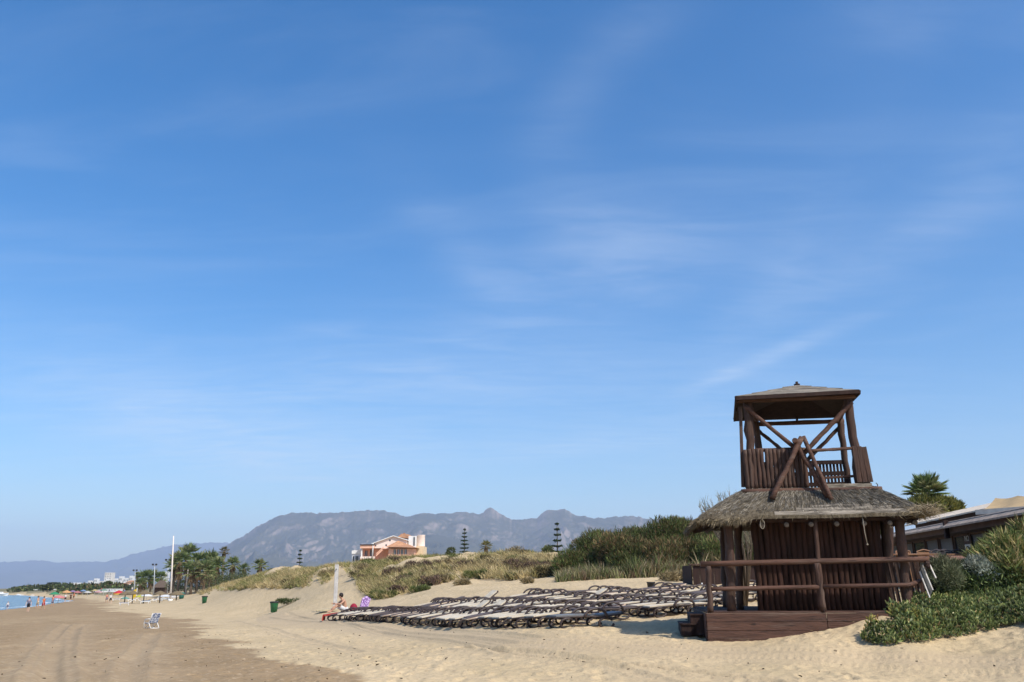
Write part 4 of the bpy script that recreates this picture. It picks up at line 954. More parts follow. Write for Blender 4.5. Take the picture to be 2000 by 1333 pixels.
for i, (lab, px, py, Y, cr) in enumerate([('tallest bushy palm behind the white mast', 368, 1086, 190, 3.2), ('dark palm left of the tallest bushy palm', 352, 1098, 185, 3.0), ('dense palm right of the tallest bushy palm', 388, 1100, 188, 3.0), ('wide palm left of the tall thin palm', 412, 1098, 192, 3.4),
        ('palm directly left of the lone thin palm', 424, 1108, 186, 2.8), ('low palm under the lone thin palm', 455, 1104, 185, 2.2), ('small palm right of the lone thin palm', 477, 1112, 180, 1.5), ('pale crowned palm at the right end of the palms', 508, 1106, 178, 1.9),
        ('slender palm at the left end of the beach palms', 268, 1124, 260, 1.2), ('shaggy palm beside the lamp posts', 283, 1132, 250, 3.4), ('second shaggy palm beside the lamp posts', 296, 1130, 255, 3.4), ('small palm behind the brown pavilion', 315, 1130, 245, 2.4), ('palm at the far left of the shaggy palms', 274, 1142, 245, 2.4),
        ('palm left of the white mast', 342, 1106, 192, 2.8), ('short palm below the tallest one', 376, 1116, 182, 3.0), ('short palm on the dune slope', 400, 1118, 182, 3.0)]):
    fpalm(lab, px, py, Y, cr, nf=30, skirt=.8 if i < 4 else .4, tr=.25)
for i, (lab, px, py, Y, w_) in enumerate([('pale green bushy tree left of the norfolk pine by the thicket', 1070, 1062, 115, 2.6), ('low green tree on the dune skyline', 1032, 1070, 112, 2.2), ('small dark tree on the skyline right of the house', 878, 1068, 130, 2.4),
        ('dark bushes behind the palms', 470, 1122, 175, 7), ('dense green undergrowth between the palm trunks', 385, 1128, 196, 9), ('dark undergrowth left of the palm trunks', 352, 1132, 198, 6), ('green undergrowth right of the palm trunks', 418, 1126, 196, 7), ('green bush at the foot of the palms', 440, 1128, 170, 7), ('rounded bush at the end of the palms', 530, 1112, 160, 3)]):
    q = P(px, py, Y); z = Hs(q.x, q.y); tree('bush_tree', lab, q.x, q.y, max(1.5, q.z - z), w_, [(.10, .12, .04), (.16, .17, .07), (.06, .08, .03)], 2500, 'tree', None, z, .1, 8, .3, .09, .5)

# --- right side : ice plant mat and shrubs
ICE = [(1676, 1254), (1700, 1240), (1745, 1222), (1795, 1200), (1830, 1176), (1905, 1150), (2060, 1130), (2060, 1218), (1960, 1226), (1900, 1244), (1800, 1258), (1720, 1262)]
n = 90000; X = rng.uniform(6.6, 14.5, n); Y = rng.uniform(16.6, 23, n)
lump = .12 + .42 * fbm(X * 1.1, Y * 1.1, 81, 3) * np.clip(fbm(X * .6, Y * .6, 82) * 2.2 - .3, 0, 1.4)
Z = H(X, Y); px, py = proj(X, Y, Z); ins = np.zeros(n, bool); c = np.zeros(n, bool)
for i in range(len(ICE)):
    x0, y0 = ICE[i]; x1, y1 = ICE[(i + 1) % len(ICE)]; c ^= ((y0 > py) != (y1 > py)) & (px < (x1 - x0) * (py - y0) / (y1 - y0 + 1e-9) + x0)
# distance to the front edge : the mat thins out there
edge = np.interp(px, [1676, 1720, 1800, 1900, 1960, 2060], [1250, 1262, 1258, 1244, 1226, 1218]) - py + (fbm(X * 1.6, Y * 1.6, 84) - .5) * 26
c &= (edge > 1) | ((edge > -16) & (rng.random(n) < .05)); c &= (fbm(X * 1.3 + 8, Y * 1.3, 89, 3) < .66) | (edge > 40); lump *= np.clip(edge / 14, .25, 1)
X, Y, Z, lump = X[c], Y[c], Z[c], lump[c]; n = len(X); print('ice', n)
P0 = np.stack([X, Y, Z + lump * rng.uniform(.35, 1.0, n)], 1); D = unit(rng.normal(size=(n, 3)) * .6 + [0, -.15, .9]) * rng.uniform(.05, .12, (n, 1))
cols = pal(n, [(.17, .215, .075), (.25, .295, .105), (.10, .14, .045), (.38, .37, .16), (.42, .30, .15)], .2, [.34, .28, .24, .10, .04])
drp = fbm(X * .9 + 4, Y * .9, 86); cols = np.where((drp > .56)[:, None], cols * [1.45, 1.15, .9], cols) * (.62 + .8 * fbm(X * 3.5, Y * 3.5, 88))[:, None]
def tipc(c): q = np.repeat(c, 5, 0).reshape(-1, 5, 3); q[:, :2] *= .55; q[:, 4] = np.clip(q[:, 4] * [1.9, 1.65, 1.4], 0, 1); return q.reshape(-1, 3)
V1 = blades(P0, D, rng.uniform(.022, .036, n), taper=1.05); V2 = blades(P0, D, rng.uniform(.022, .036, n), taper=1.05, side=unit(np.cross(D, V1[0].reshape(-1, 5, 3)[:, 1] - V1[0].reshape(-1, 5, 3)[:, 0])))
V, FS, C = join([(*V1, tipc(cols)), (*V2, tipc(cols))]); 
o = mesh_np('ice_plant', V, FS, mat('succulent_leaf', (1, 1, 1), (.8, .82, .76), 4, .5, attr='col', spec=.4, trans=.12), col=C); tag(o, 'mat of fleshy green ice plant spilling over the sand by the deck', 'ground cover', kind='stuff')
def shrub(name, label, boxes, n, ls, lw, cols, zb=.5, flat=(1, 1, .9), cat='shrub', mt=None, shell=.35):
    cen = []; ra = []
    for (px, py, Y, rpx) in boxes:
        q = P(px, py, Y); cen.append(tuple(q)); ra.append(rpx / F * Y)
    x = sum(c[0] for c in cen) / len(cen); y = sum(c[1] for c in cen) / len(cen); z = Hs(x, y)
    r = empty(name, (x, y, z), label, cat)
    V, FS, C = clumps(cen, ra, n, ls, lw, zb, cols, flat, shell); mesh_np('foliage', V, FS, mt or FOL, r, col=C)
    m = MB(); [m.tube([(x, y, z - .1), ((x + c[0]) / 2, (y + c[1]) / 2, (z + c[2]) / 2 + .05), c], [.035, .025, .01], 5) for c in cen[:10]]; m.build('stems', BARK, r); return r
shrub('strappy_shrub', 'tall shrub with long golden green strap leaves at the right edge', [(2005, 1062, 21, 36), (1968, 1082, 20.6, 32), (1995, 1100, 20.4, 40), (1942, 1100, 20.6, 26), (1975, 1122, 20, 36), (2045, 1055, 21, 44), (2040, 1110, 20.4, 50)], 9500, .26, .032,
      [(.17, .21, .07), (.25, .27, .09), (.40, .33, .13), (.50, .40, .20), (.11, .16, .05)], .35)
shrub('strappy_shrub', 'greener strap leaved shrub left of the golden one', [(1935, 1078, 22, 20), (1915, 1094, 21.6, 18), (1960, 1062, 22, 18)], 3000, .22, .03, [(.11, .14, .05), (.17, .20, .07), (.30, .28, .12)], .4)
shrub('round_leaf_shrub', 'dark green shrub between the ice plant and the strap leaved shrubs', [(1870, 1150, 20.4, 40), (1920, 1150, 20.2, 44), (1970, 1150, 20, 46), (2020, 1155, 20, 46), (1835, 1160, 20.2, 30), (1850, 1135, 20.8, 28)], 16000, .085, .035, [(.10, .14, .045), (.15, .20, .07), (.06, .09, .03), (.22, .25, .11)], .6)
shrub('brushy_shrub', 'fine grey green bush beside the end of the deck', [(1840, 1112, 20.2, 22), (1852, 1128, 20, 24), (1868, 1112, 20.4, 18), (1838, 1140, 20, 18)], 5200, .12, .012, [(.16, .18, .10), (.22, .22, .13), (.11, .13, .07)], .7)
shrub('silver_shrub', 'small silvery grey shrub under the golden strap leaves', [(1905, 1112, 20.2, 22), (1925, 1120, 20, 20)], 2200, .10, .022, [(.38, .40, .34), (.28, .31, .25)], .5)
shrub('hedge_shrub', 'yellow green rounded bush under the fan palm', [(1800, 990, 42, 20), (1826, 990, 42, 20), (1852, 990, 42, 17), (1782, 992, 42, 13), (1872, 992, 42, 9)], 8000, .22, .05, [(.22, .22, .07), (.32, .30, .09), (.13, .14, .045)], .6)
q = P(1812, 967, 42.5); palm('big green fan palm behind the beach restaurant', q.x, q.y, q.z - 2.6, 1.25, 2.6, e1=-.12, nf=40, skirt=0, tr=.2, blades_n=21, group='palms')

# ------------------------------------------------------------------ beach restaurant
WALLD = mat('dark_brown_render', (.115, .072, .056), (.08, .052, .042), 3, .8)
ROOFG = mat('grey_roof_sheet', (.30, .255, .22), (.20, .17, .15), 5, .9, .3, 30)
GLASSD = mat('dark_window_glass', (.035, .045, .055), (.02, .025, .035), 1.5, .15, spec=.6)
CANV = mat('tan_canvas', (.52, .37, .19), (.45, .32, .17), 4, .8, .15, 30, trans=.1)
WHITE = mat('white_paint', (.78, .78, .76), (.70, .70, .68), 6, .5)
O_ = P(2000, 1040, 24.0); O_.z = 0; ea = Vector((.13, .99, 0)).normalized(); eb = Vector((.99, -.13, 0)).normalized()
rest = empty('beach_restaurant', (O_.x, O_.y, 2.4), 'long low dark beach restaurant with grey roof and tinted windows behind the hut', 'building')
def RP(a, b_, z): return O_ + ea * a + eb * b_ + Vector((0, 0, z))
rot = Matrix(((eb.x, ea.x, 0), (eb.y, ea.y, 0), (0, 0, 1)))
def rbox(name, a0, a1, b0, b1, z0, z1, mt, par=None, **k):
    return MB().box(RP((a0 + a1) / 2, (b0 + b1) / 2, (z0 + z1) / 2), (b1 - b0, a1 - a0, z1 - z0), rot).build(name, mt, par or rest, **k)
rbox('wall', -6, 12.5, 0, 6, 1.6, 3.98, WALLD)
rbox('fascia', -6.3, 12.8, -.72, 6.3, 3.84, 4.14, WALLD)
def rslope(name, a0, a1, b0, z0, b1, z1, th_, mt):
    v = [RP(a0, b0, z0), RP(a1, b0, z0), RP(a1, b1, z1), RP(a0, b1, z1)]; v += [q - Vector((0, 0, th_)) for q in v]
    return MB().add(v, [(0, 3, 2, 1), (4, 5, 6, 7), (0, 1, 5, 4), (1, 2, 6, 5), (2, 3, 7, 6), (3, 0, 4, 7)]).build(name, mt, rest)
rslope('roof', -6.35, 12.85, -.80, 4.16, 1.5, 4.20, .06, ROOFG)
rbox('upper_wall', 3.4, 12.0, .9, 6, 4.22, 4.62, WALLD); rslope('upper_roof', 3.2, 12.3, 1.25, 4.86, 5.6, 5.02, .07, mat('pale_roof_edge', (.60, .50, .38), (.46, .38, .29), 5, .9, .4, 12)); rslope('lower_roof_edge', -6.4, 12.9, -.98, 4.02, -.72, 4.19, .05, mat('worn_grey_edge', (.50, .38, .28), (.33, .25, .19), 5, .9, .4, 12)); rslope('roof_edge', 3.15, 12.35, .60, 4.62, 1.25, 4.88, .05, mat('beige_paint', (.84, .70, .52), (.66, .53, .39), 5, .8))
for k in range(12):
    a = -4.6 + k * 1.42; w_ = rbox('window', a, a + 1.18, -.03, .01, 2.72, 3.78, mat('drawn_curtain_glass', (.085, .095, .12), (.055, .06, .08), 2, .35, stretch=(6, 6, .3)) if k % 3 else GLASSD)
    m = MB()
    for (a0, a1, z0, z1) in ((a - .05, a, 2.66, 3.84), (a + 1.18, a + 1.23, 2.66, 3.84), (a, a + 1.18, 3.78, 3.84), (a, a + 1.18, 2.66, 2.72)): m.box(RP((a0 + a1) / 2, -.03, (z0 + z1) / 2), (.07, a1 - a0 - .002, z1 - z0), rot)
    m.build('frame', WALLD, w_)
MB().box(RP(3.4, -.84, 3.95), (.13, .13, .55), rot).build('roof_post', WOODP, rest)
m = MB(); q0, q1, q2, q3 = P(1906, 999, 25.6), P(1944, 973, 27.6), P(2035, 964, 25.5), P(2035, 990, 23.4)
nx_ = 8; vs = []
for i in range(nx_ + 1):
    for j in range(7):
        v = q0.lerp(q3, i / nx_).lerp(q1.lerp(q2, i / nx_), j / 6); v.z -= .10 * math.sin(PI * j / 6) + .05 * abs(math.sin(PI * i / nx_ * 2)); vs.append(v)
fs = [(i * 7 + j, (i + 1) * 7 + j, (i + 1) * 7 + j + 1, i * 7 + j + 1) for i in range(nx_) for j in range(6)]
m.add(vs, fs, True); m.add([v - Vector((0, 0, .02)) for v in vs], [f[::-1] for f in fs], True); aw = m.build('awning', CANV, rest)
m = MB(); m.beam(q0 - Vector((0, 0, .03)), q3 - Vector((0, 0, .03)), .05, .14); m.build('valance', mat('cream_hem', (.82, .72, .58), (.7, .6, .48), 5, .8), aw)
# notice by the window: three short lines over a round mark
NB = mat('notice_board', (.035, .012, .012), (.03, .01, .01), 5, .6); NWH = mat('notice_white', (.62, .62, .6), (.55, .55, .53), 8, .7)
q = P(1841, 1045, 28); al = (q - O_).dot(ea)
sg = empty('notice_sign', tuple(RP(al, -.06, 2.8)), 'narrow dark notice with white lettering and a round white mark on the restaurant window', 'sign')
MB().box(RP(al, -.07, 3.38), (.03, .62, .86), rot).build('board', NB, sg)
def txt(body, size, loc, par, mt, rotm, name='lettering'):
    cu_ = bpy.data.curves.new(name, 'FONT'); cu_.body = body; cu_.size = size; cu_.align_x = 'CENTER'; cu_.align_y = 'CENTER'; cu_.extrude = .004
    tmp = bpy.data.objects.new(name, cu_); COL.objects.link(tmp); dg = bpy.context.evaluated_depsgraph_get(); me = bpy.data.meshes.new_from_object(tmp.evaluated_get(dg)); bpy.data.objects.remove(tmp)
    me.transform(Matrix.Translation(Vector(loc) - OFF[par.name]) @ rotm.to_4x4()); me.materials.clear(); me.materials.append(mt)
    o = bpy.data.objects.new(name, me); link(o, par); OFF[o.name] = OFF[par.name]; return o
# the sign faces -eb : its right-hand direction seen from the beach is -ea
rt = Matrix(((-ea.x, 0, -eb.x), (-ea.y, 0, -eb.y), (0, 1, 0)))
txt('NO', .24, RP(al, -.092, 3.68), sg, NWH, rt)
m = MB()
m.box(RP(al, -.09, 3.28), (.012, .46, .46), rot); m.build('mark_panel', NWH, sg)
m = MB(); m.tube([RP(al + .16 * math.cos(t_), -.102, 3.28 + .16 * math.sin(t_)) for t_ in np.linspace(0, 2 * PI, 20)], .022, 5, False); m.tube([RP(al + .11, -.102, 3.28 + .11), RP(al - .11, -.102, 3.28 - .11)], .02, 5); m.build('round_mark', NB, sg)
# terrace tables with chairs on them
TBL = mat('varnished_table', (.28, .15, .08), (.2, .1, .055), 6, .5, .2, 20, (.4, 2, 1)); CHR = mat('woven_chair', (.06, .05, .055), (.035, .03, .035), 20, .6, .3, 60)
for i, (px, Y, lab) in enumerate([(1752, 26.5, 'orange brown terrace table nearest the hut post'), (1792, 26.0, 'long terrace table left of the dark stacked seats'), (1868, 25.2, 'terrace table closest to the strap leaved shrub')]):
    q = P(px, 1084, Y); z = Hs(q.x, q.y); zt = P(px, 1084, Y).z; r = empty('terrace_table', (q.x, q.y, z), lab, 'table', 'terrace tables')
    MB().box((q.x, q.y, zt), (.9, .7, .04)).build('table_top', TBL, r, bevel=.005)
    for sx_ in (-1, 1):
        for sy_ in (-1, 1): MB().box((q.x + sx_ * .38, q.y + sy_ * .28, (z + zt) / 2 - .02), (.06, .06, zt - z - .02)).build('leg', TBL, r)
for i, (px, Y, mt, lab) in enumerate([(1770, 26.3, TBL, 'wooden chair upturned on the terrace table behind the hut'), (1812, 26.2, TBL, 'tan cushioned chair left of the dark terrace chairs'), (1838, 25.6, CHR, 'dark woven terrace chair below the notice'), (1852, 25.5, CHR, 'second dark woven terrace chair, right of the notice'), (1880, 25.3, CHR, 'rightmost dark woven terrace chair by the shrub')]):
    q = P(px, 1078, Y); z = q.z - .30; r = empty('terrace_chair', (q.x, q.y, z - .45), lab, 'chair', 'terrace chairs')
    MB().box((q.x, q.y, z + .02), (.46, .46, .06)).build('seat', mt, r, bevel=.01)
    m = MB(); m.tube([(q.x - .22, q.y + .2, z + .05), (q.x - .21, q.y + .24, z + .32), (q.x, q.y + .27, z + .37), (q.x + .21, q.y + .24, z + .32), (q.x + .22, q.y + .2, z + .05)], .022, 6); m.box((q.x, q.y + .235, z + .2), (.38, .02, .2)); m.build('backrest', mt, r)
    for sx_ in (-1, 1):
        for sy_ in (-1, 1): MB().tube([(q.x + sx_ * .2, q.y + sy_ * .2, z), (q.x + sx_ * .22, q.y + sy_ * .22, max(Hs(q.x, q.y), z - .45))], .018, 6).build('leg', mt, r)
# plank shelf sloping above the shrubs
c0, c1, c2, c3 = P(1814, 1085, 24.0), P(1884, 1086, 24.0), P(1914, 1094, 22.8), P(1853, 1099, 22.4)
r = empty('plank_shelf', tuple(c3), 'sloping shelf of brown planks over the shrubs at the end of the deck rail', 'shelf')
m = MB()
for i in range(7):
    a, b_ = i / 7, (i + .93) / 7; v = [c0.lerp(c3, a), c1.lerp(c2, a), c1.lerp(c2, b_), c0.lerp(c3, b_)]; lo = [x - Vector((0, 0, .035)) for x in v]
    m.add(v + lo, [(3, 2, 1, 0), (4, 5, 6, 7), (0, 1, 5, 4), (1, 2, 6, 5), (2, 3, 7, 6), (3, 0, 4, 7)])
m.build('planks', mat('sunlit_plank', (.26, .13, .085), (.17, .085, .055), 5, .8, .3, 20, (.4, 2, 2)), r)
for c in (c0, c1, c2, c3): MB().tube([c.lerp((c0 + c2) / 2, .1) - Vector((0, 0, .036)), c.lerp((c0 + c2) / 2, .1) - Vector((0, 0, 1.1))], .05, 8).build('leg', WOODP, r)
# leaning pale edged screen at the end of the deck
r = empty('leaning_screen', tuple(P(1812, 1160, 18.9)), 'pale edged slatted screen leaning at the right end of the deck', 'screen')
PALE = mat('pale_slat', (.62, .58, .52), (.45, .42, .38), 8, .8); GREYD = mat('grey_panel', (.12, .12, .11), (.08, .08, .075), 8, .8)
for (a, b_) in (((1796, 1117), (1816, 1168)), ((1801, 1104), (1822, 1153)), ((1816, 1104), (1828, 1130))):
    MB().beam(P(*a, 18.9), P(*b_, 18.75), .022, .03, (0, 1, 0)).build('slat', PALE, r)
a, b_, c_, d_ = P(1797, 1116, 18.94), P(1802, 1104, 18.94), P(1822, 1153, 18.8), P(1816, 1166, 18.8); m = MB(); v = [a, b_, c_, d_]; m.add(v + [x + Vector((0, .03, 0)) for x in v], [(0, 3, 2, 1), (4, 5, 6, 7), (0, 1, 5, 4), (1, 2, 6, 5), (2, 3, 7, 6), (3, 0, 4, 7)]); m.build('panel', GREYD, r)
# low dark board enclosure behind the loungers
a, b_ = P(1354, 1139, 41), P(1480, 1137, 41); za = Hs(a.x, a.y); r = empty('board_enclosure', (a.x, a.y, za), 'low dark board enclosure with a flat top rail beyond the loungers', 'fence')
zt = P(1400, 1104, 41).z; m = MB(); n = 9
for i in range(n):
    q = a.lerp(b_, (i + .5) / n); m.box((q.x, q.y, (za - .1 + zt) / 2), ((b_.x - a.x) / n - .012, .04, zt - za + .08))
m.build('boards', WOODP, r); MB().box(((a.x + b_.x) / 2, a.y, zt + .03), (b_.x - a.x + .3, .25, .06)).build('top_rail', WOODV, r)
MB().box((a.x - .02, a.y + 1.2, (za + zt) / 2), (.04, 2.2, zt - za)).build('side_boards', WOODP, r)
for px in (1319, 1371):
    q = P(px, 1140, 40); z = Hs(q.x, q.y); MBp = MB().tube([(q.x, q.y, z - .05), (q.x, q.y, z + .16)], .025, 8); o = MBp.build('marker_peg', WHITE, None, (q.x, q.y, z)); tag(o, 'short white peg in the sand %s the board enclosure' % ('left of' if px < 1340 else 'in front of'), 'peg', 'white pegs')
# ------------------------------------------------------------------ bins, post, beach chair
BGR = mat('green_plastic', (.022, .16, .06), (.018, .12, .048), 5, .45, spec=.5); BLD = mat('dark_green_lid', (.03, .035, .03), (.02, .025, .02), 5, .6)
def bin_(px, py, Y, lab):
    q = P(px, py, Y); z = Hs(q.x, q.y); r = empty('litter_bin', (q.x, q.y, z), lab, 'litter bin', 'green beach bins')
    MB().lathe([(.001, 0), (.27, .0), (.35, .78), (.36, .80), (.001, .80)], 18, (q.x, q.y, z)).build('body', BGR, r)
    MB().lathe([(.36, .80), (.40, .82), (.40, .90), (.33, .94), (.001, .95)], 18, (q.x, q.y, z)).build('rim', BLD, r)
bin_(535, 1192, 80, 'nearer green litter bin at the foot of the dune'); bin_(399, 1177, 122, 'farther green litter bin toward the palms')
q = P(353, 1182, 165); z = Hs(q.x, q.y); r = empty('litter_bin', (q.x, q.y, z), 'distant teal litter bin beside the white parasol', 'litter bin', 'green beach bins')
MB().lathe([(.001, 0), (.4, 0), (.5, 1.1), (.001, 1.15)], 14, (q.x, q.y, z)).build('body', mat('teal_plastic', (.02, .14, .11), (.015, .11, .09), 5, .5), r)
q = P(1272, 1152, 37.5); z = Hs(q.x, q.y); r = empty('bucket', (q.x, q.y, z), 'dark grey bucket standing on the sand behind the loungers', 'bucket')
DG = mat('dark_grey_plastic', (.045, .045, .05), (.03, .03, .035), 6, .5)
MB().lathe([(.001, 0), (.13, 0), (.17, .42), (.185, .425), (.185, .46), (.16, .46), (.125, .03), (.001, .03)], 18, (q.x, q.y, z)).build('body', DG, r)
MB().tube([(q.x + .18 * math.cos(t_), q.y, z + .43 - .10 * math.sin(t_) * .6) for t_ in np.linspace(0, PI, 9)], .006, 5).build('handle', DG, r)
q = P(654, 1193, 61); z = Hs(q.x, q.y); zt = P(655, 1103, 61).z; r = empty('shower_post', (q.x, q.y, z), 'pale square post on a low base beside the leftmost lounger', 'post')
PW = mat('pale_grey_post', (.55, .53, .50), (.42, .40, .38), 4, .7, .3, 20)
MB().box((q.x, q.y, (z + zt) / 2), (.23, .23, zt - z)).build('column', PW, r, bevel=.02)
MB().box((q.x - .25, q.y - .1, z + .05), (1.7, 1.4, .14)).build('base_slab', mat('sandy_concrete', (.50, .42, .27), (.4, .34, .22), 6, .9), r, bevel=.02)
MB().tube([(q.x, q.y - .15, zt - .32), (q.x, q.y - .20, zt - .32)], .035, 8).build('shower_tap', DG, r)
BLU = mat('blue_white_webbing', (.62, .66, .72), (.12, .17, .33), 11, .7, lo=.45, hi=.55)
q = P(296, 1226, 46.5); z = Hs(q.x, q.y); r = empty('beach_chair', (q.x, q.y, z), 'white framed folding beach chair with blue webbing alone on the damp sand', 'beach chair', rz=R(-38), world=False); r.scale = (.86, .86, .86)
WF = WHITE
for s_ in (-1, 1):
    MB().tube([(.16, s_ * .27, .02), (-.42, s_ * .27, .12), (-.38, s_ * .27, .46)], .018, 6) if False else None
    MB().tube([(-.30, s_ * .27, .01), (.02, s_ * .27, .22), (.30, s_ * .27, .62), (.44, s_ * .27, .86)], .022, 6).build('side_rail', WF, r)
    MB().tube([(.36, s_ * .27, .02), (.14, s_ * .27, .30), (-.32, s_ * .27, .34)], .02, 6).build('leg', WF, r)
    MB().tube([(-.34, s_ * .29, .03), (-.38, s_ * .29, .30), (-.28, s_ * .29, .52), (.22, s_ * .29, .56)], .022, 6).build('armrest', WF, r)
MB().tube([(-.30, -.27, .02), (-.30, .27, .02)], .02, 6).tube([(.36, -.27, .02), (.36, .27, .02)], .02, 6).box((0, 0, .035), (.5, .05, .05)).build('floor_bars', WF, r)
MB().box((-.10, 0, .30), (.46, .50, .025), Matrix.Rotation(R(-8), 3, 'Y')).build('seat', BLU, r)
MB().box((.31, 0, .60), (.025, .50, .62), Matrix.Rotation(R(30), 3, 'Y')).build('backrest', BLU, r)
# ------------------------------------------------------------------ the terracotta house above the dune
TERR = mat('terracotta_render', (.74, .43, .30), (.66, .37, .25), 3, .8); PINK = mat('pink_render', (.84, .70, .61), (.78, .64, .55), 3, .8); TILE = mat('roof_tile', (.46, .25, .14), (.33, .17, .10), 2.5, .85, .6, 6)
WREND = mat('white_render', (.74, .73, .70), (.66, .65, .62), 2, .8); DWIN = mat('far_window', (.06, .07, .09), (.04, .05, .06), 2, .2, spec=.5); SALM = mat('salmon_render', (.78, .46, .32), (.7, .4, .28), 3, .8)
HY = 160.0; hb = P(760, 1100, HY); house = empty('terracotta_house', (hb.x, hb.y, 1.8), 'terracotta and pink house with tiled roofs above the dune grass', 'house')
def hx_(px): return P(px, 1080, HY).x
def hz_(py): return P(760, py, HY).z
def hbox(name, x0, x1, y0, y1, dy0, dy1, mt, par=None, bev=0):
    return MB().box(((hx_(x0) + hx_(x1)) / 2, HY + (dy0 + dy1) / 2, (hz_(y0) + hz_(y1)) / 2), (hx_(x1) - hx_(x0), dy1 - dy0, hz_(y0) - hz_(y1)), None).build(name, mt, par or house, bevel=bev)
base_ = 1125
hbox('wall', 704, 812, 1071, base_, 1.6, 9, TERR); hbox('roof_slab', 703.5, 731, 1065, 1071, -.3, 9, SALM); hbox('roof_edge', 703, 731, 1063.5, 1065, -.45, 9.2, WOODP)
hbox('balcony_wall', 704, 733, 1087, 1091.5, -.1, .15, PINK); hbox('wall', 704, 735, 1091.6, base_, -.1, 1.6, TERR); hbox('column', 705, 707.5, 1071, 1087, 0, .25, WREND)
for (a, b_, c_, d_) in ((720, 727, 1073, 1086), (710, 715, 1075, 1086)): w_ = hbox('window', a, b_, c_, d_, 1.54, 1.6, DWIN); hbox('frame', a + (b_ - a) / 2 - .3, a + (b_ - a) / 2 + .3, c_, d_, 1.5, 1.54, WREND, w_)
# gabled wing
def hprism(name, prof, y0, y1, mt, par=None):
    n = len(prof); v = [Vector((hx_(a), HY + y0, hz_(b_))) for a, b_ in prof] + [Vector((hx_(a), HY + y1, hz_(b_))) for a, b_ in prof]
    return MB().add(v, [tuple(range(n))[::-1], tuple(range(n, 2 * n))] + [(i, (i + 1) % n, n + (i + 1) % n, n + i) for i in range(n)]).build(name, mt, par or house)
hprism('gable_wall', [(729, 1070.8), (729, 1061), (767, 1048), (794, 1056), (794, 1070.8)], .3, 8, PINK)
hprism('gable_roof', [(725, 1061.4), (767, 1046.2), (796, 1055), (796, 1056.6), (767, 1047.8), (725, 1063)], -.1, 8.3, WREND)
hprism('rear_roof', [(768, 1046.5), (776, 1040), (790, 1041), (797, 1050)], 5, 9.5, TILE)
hbox('chimney', 778, 782, 1038, 1042, 6, 6.6, TILE)
for (a, c_) in ((752, 1063.5), (759, 1054), (731, 1064)): hbox('window', a, a + 3, c_, c_ + 2.8, .24, .3, DWIN)
# hipped porch roof
ax_, az_ = (hx_(774) + hx_(782)) / 2, hz_(1056.5)
e0, e1, ez0, ez1 = hx_(758), hx_(818), hz_(1070), hz_(1072)
m = MB(); v = [(e0, HY - 3, ez0), (e1, HY - 3, ez1), (e1, HY + 2, ez1), (e0, HY + 2, ez0), (ax_, HY - .4, az_), (hx_(796), HY - .2, hz_(1065))]
m.add(v, [(0, 1, 5, 4), (1, 2, 5), (0, 4, 3), (2, 3, 4, 5), (3, 2, 1, 0)]).build('porch_roof', TILE, house)
hbox('porch_wall', 762, 812, 1073, base_, -2.2, 1.58, TERR)
for a in (772, 779, 786, 793): w_ = hbox('window', a, a + 4.5, 1074.5, 1084, -2.26, -2.2, DWIN); hbox('frame', a + 2, a + 2.6, 1074.5, 1084, -2.3, -2.26, WREND, w_)
m = MB(); m.beam(P(735, 1086, HY - .6), P(749, 1073, HY - .6), .8, .25); m.beam(P(735, 1082, HY - 1), P(749, 1069.5, HY - 1), .12, .18); m.beam(P(735, 1082, HY - .1), P(749, 1069.5, HY - .1), .12, .18); m.build('outside_stair', SALM, house)
hbox('landing', 748, 760, 1071.5, 1073, -1.1, .3, SALM)
MB().tube([(hx_(728.5), HY - .3, hz_(1061)), (hx_(728.5), HY - .3, hz_(1092))], .09, 6).build('down_pipe', WREND, house)
hbox('tower_block', 796, 811, 1047, 1071, 1.0, 6, WREND)
ct = Vector(((hx_(811) + hx_(827)) / 2, HY + 2.4, 0)); rt_ = (hx_(827) - hx_(811)) / 2
MB().lathe([(rt_, hz_(1067)), (rt_, hz_(1046)), (rt_ * 1.04, hz_(1045.6)), (rt_ * 1.04, hz_(1044.6)), (.01, hz_(1044.2))], 20, ct).build('round_tower', PINK, house)
hbox('window', 806, 808.5, 1049, 1066, .92, 1.0, DWIN)
o_ = hbox('wall', 800, 826, 1067, base_, 1.2, 7, mat('cream_render', (.66, .52, .33), (.6, .47, .3), 3, .8))
ann = empty('white_annex', (hx_(692), HY + 2, 1.8), 'small white flat roofed building at the left of the terracotta house', 'house')
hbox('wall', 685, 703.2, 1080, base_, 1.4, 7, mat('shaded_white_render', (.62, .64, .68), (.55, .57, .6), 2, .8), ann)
hprism('parapet', [(684.5, 1081), (684.5, 1075), (690, 1073.5), (695, 1074.6), (699, 1072.6), (703, 1072.8), (703, 1081)], 1.2, 7.2, WREND, ann)
for a, b_ in ((687, 689.5), (692, 698), (700.5, 703)): w_ = hbox('window', a, b_, 1085.5, 1096, 1.32, 1.4, DWIN, ann)
# ------------------------------------------------------------------ masts and lamp posts
MASTM = mat('mast_paint', (.70, .62, .55), (.62, .56, .5), 2, .5); GALV = mat('galvanised_pole', (.45, .47, .48), (.36, .38, .4), 5, .5, metal=.2)
def pole(name, lab, cat, px0, py0, px1, py1, Y, r, mt, group=None):
    a = P(px0, py0, Y); z = Hs(a.x, a.y); b_ = P(px1, py1, Y); rt0 = empty(name, (a.x, a.y, z), lab, cat, group)
    MB().tube([(a.x, a.y, z - .1), a.lerp(b_, .5), b_], [r, r * .8, r * .55], 8).build('shaft', mt, rt0); return rt0, a, b_
r, a, b_ = pole('flag_mast', 'tall bare white mast standing on the beach in front of the palms', 'mast', 333, 1171, 339, 1047, 165, .19, MASTM)
m = MB(); m.lathe([(.45, 0), (.42, .25), (.28, .3)], 12, (a.x, a.y, Hs(a.x, a.y))); m.build('footing', WREND, r)
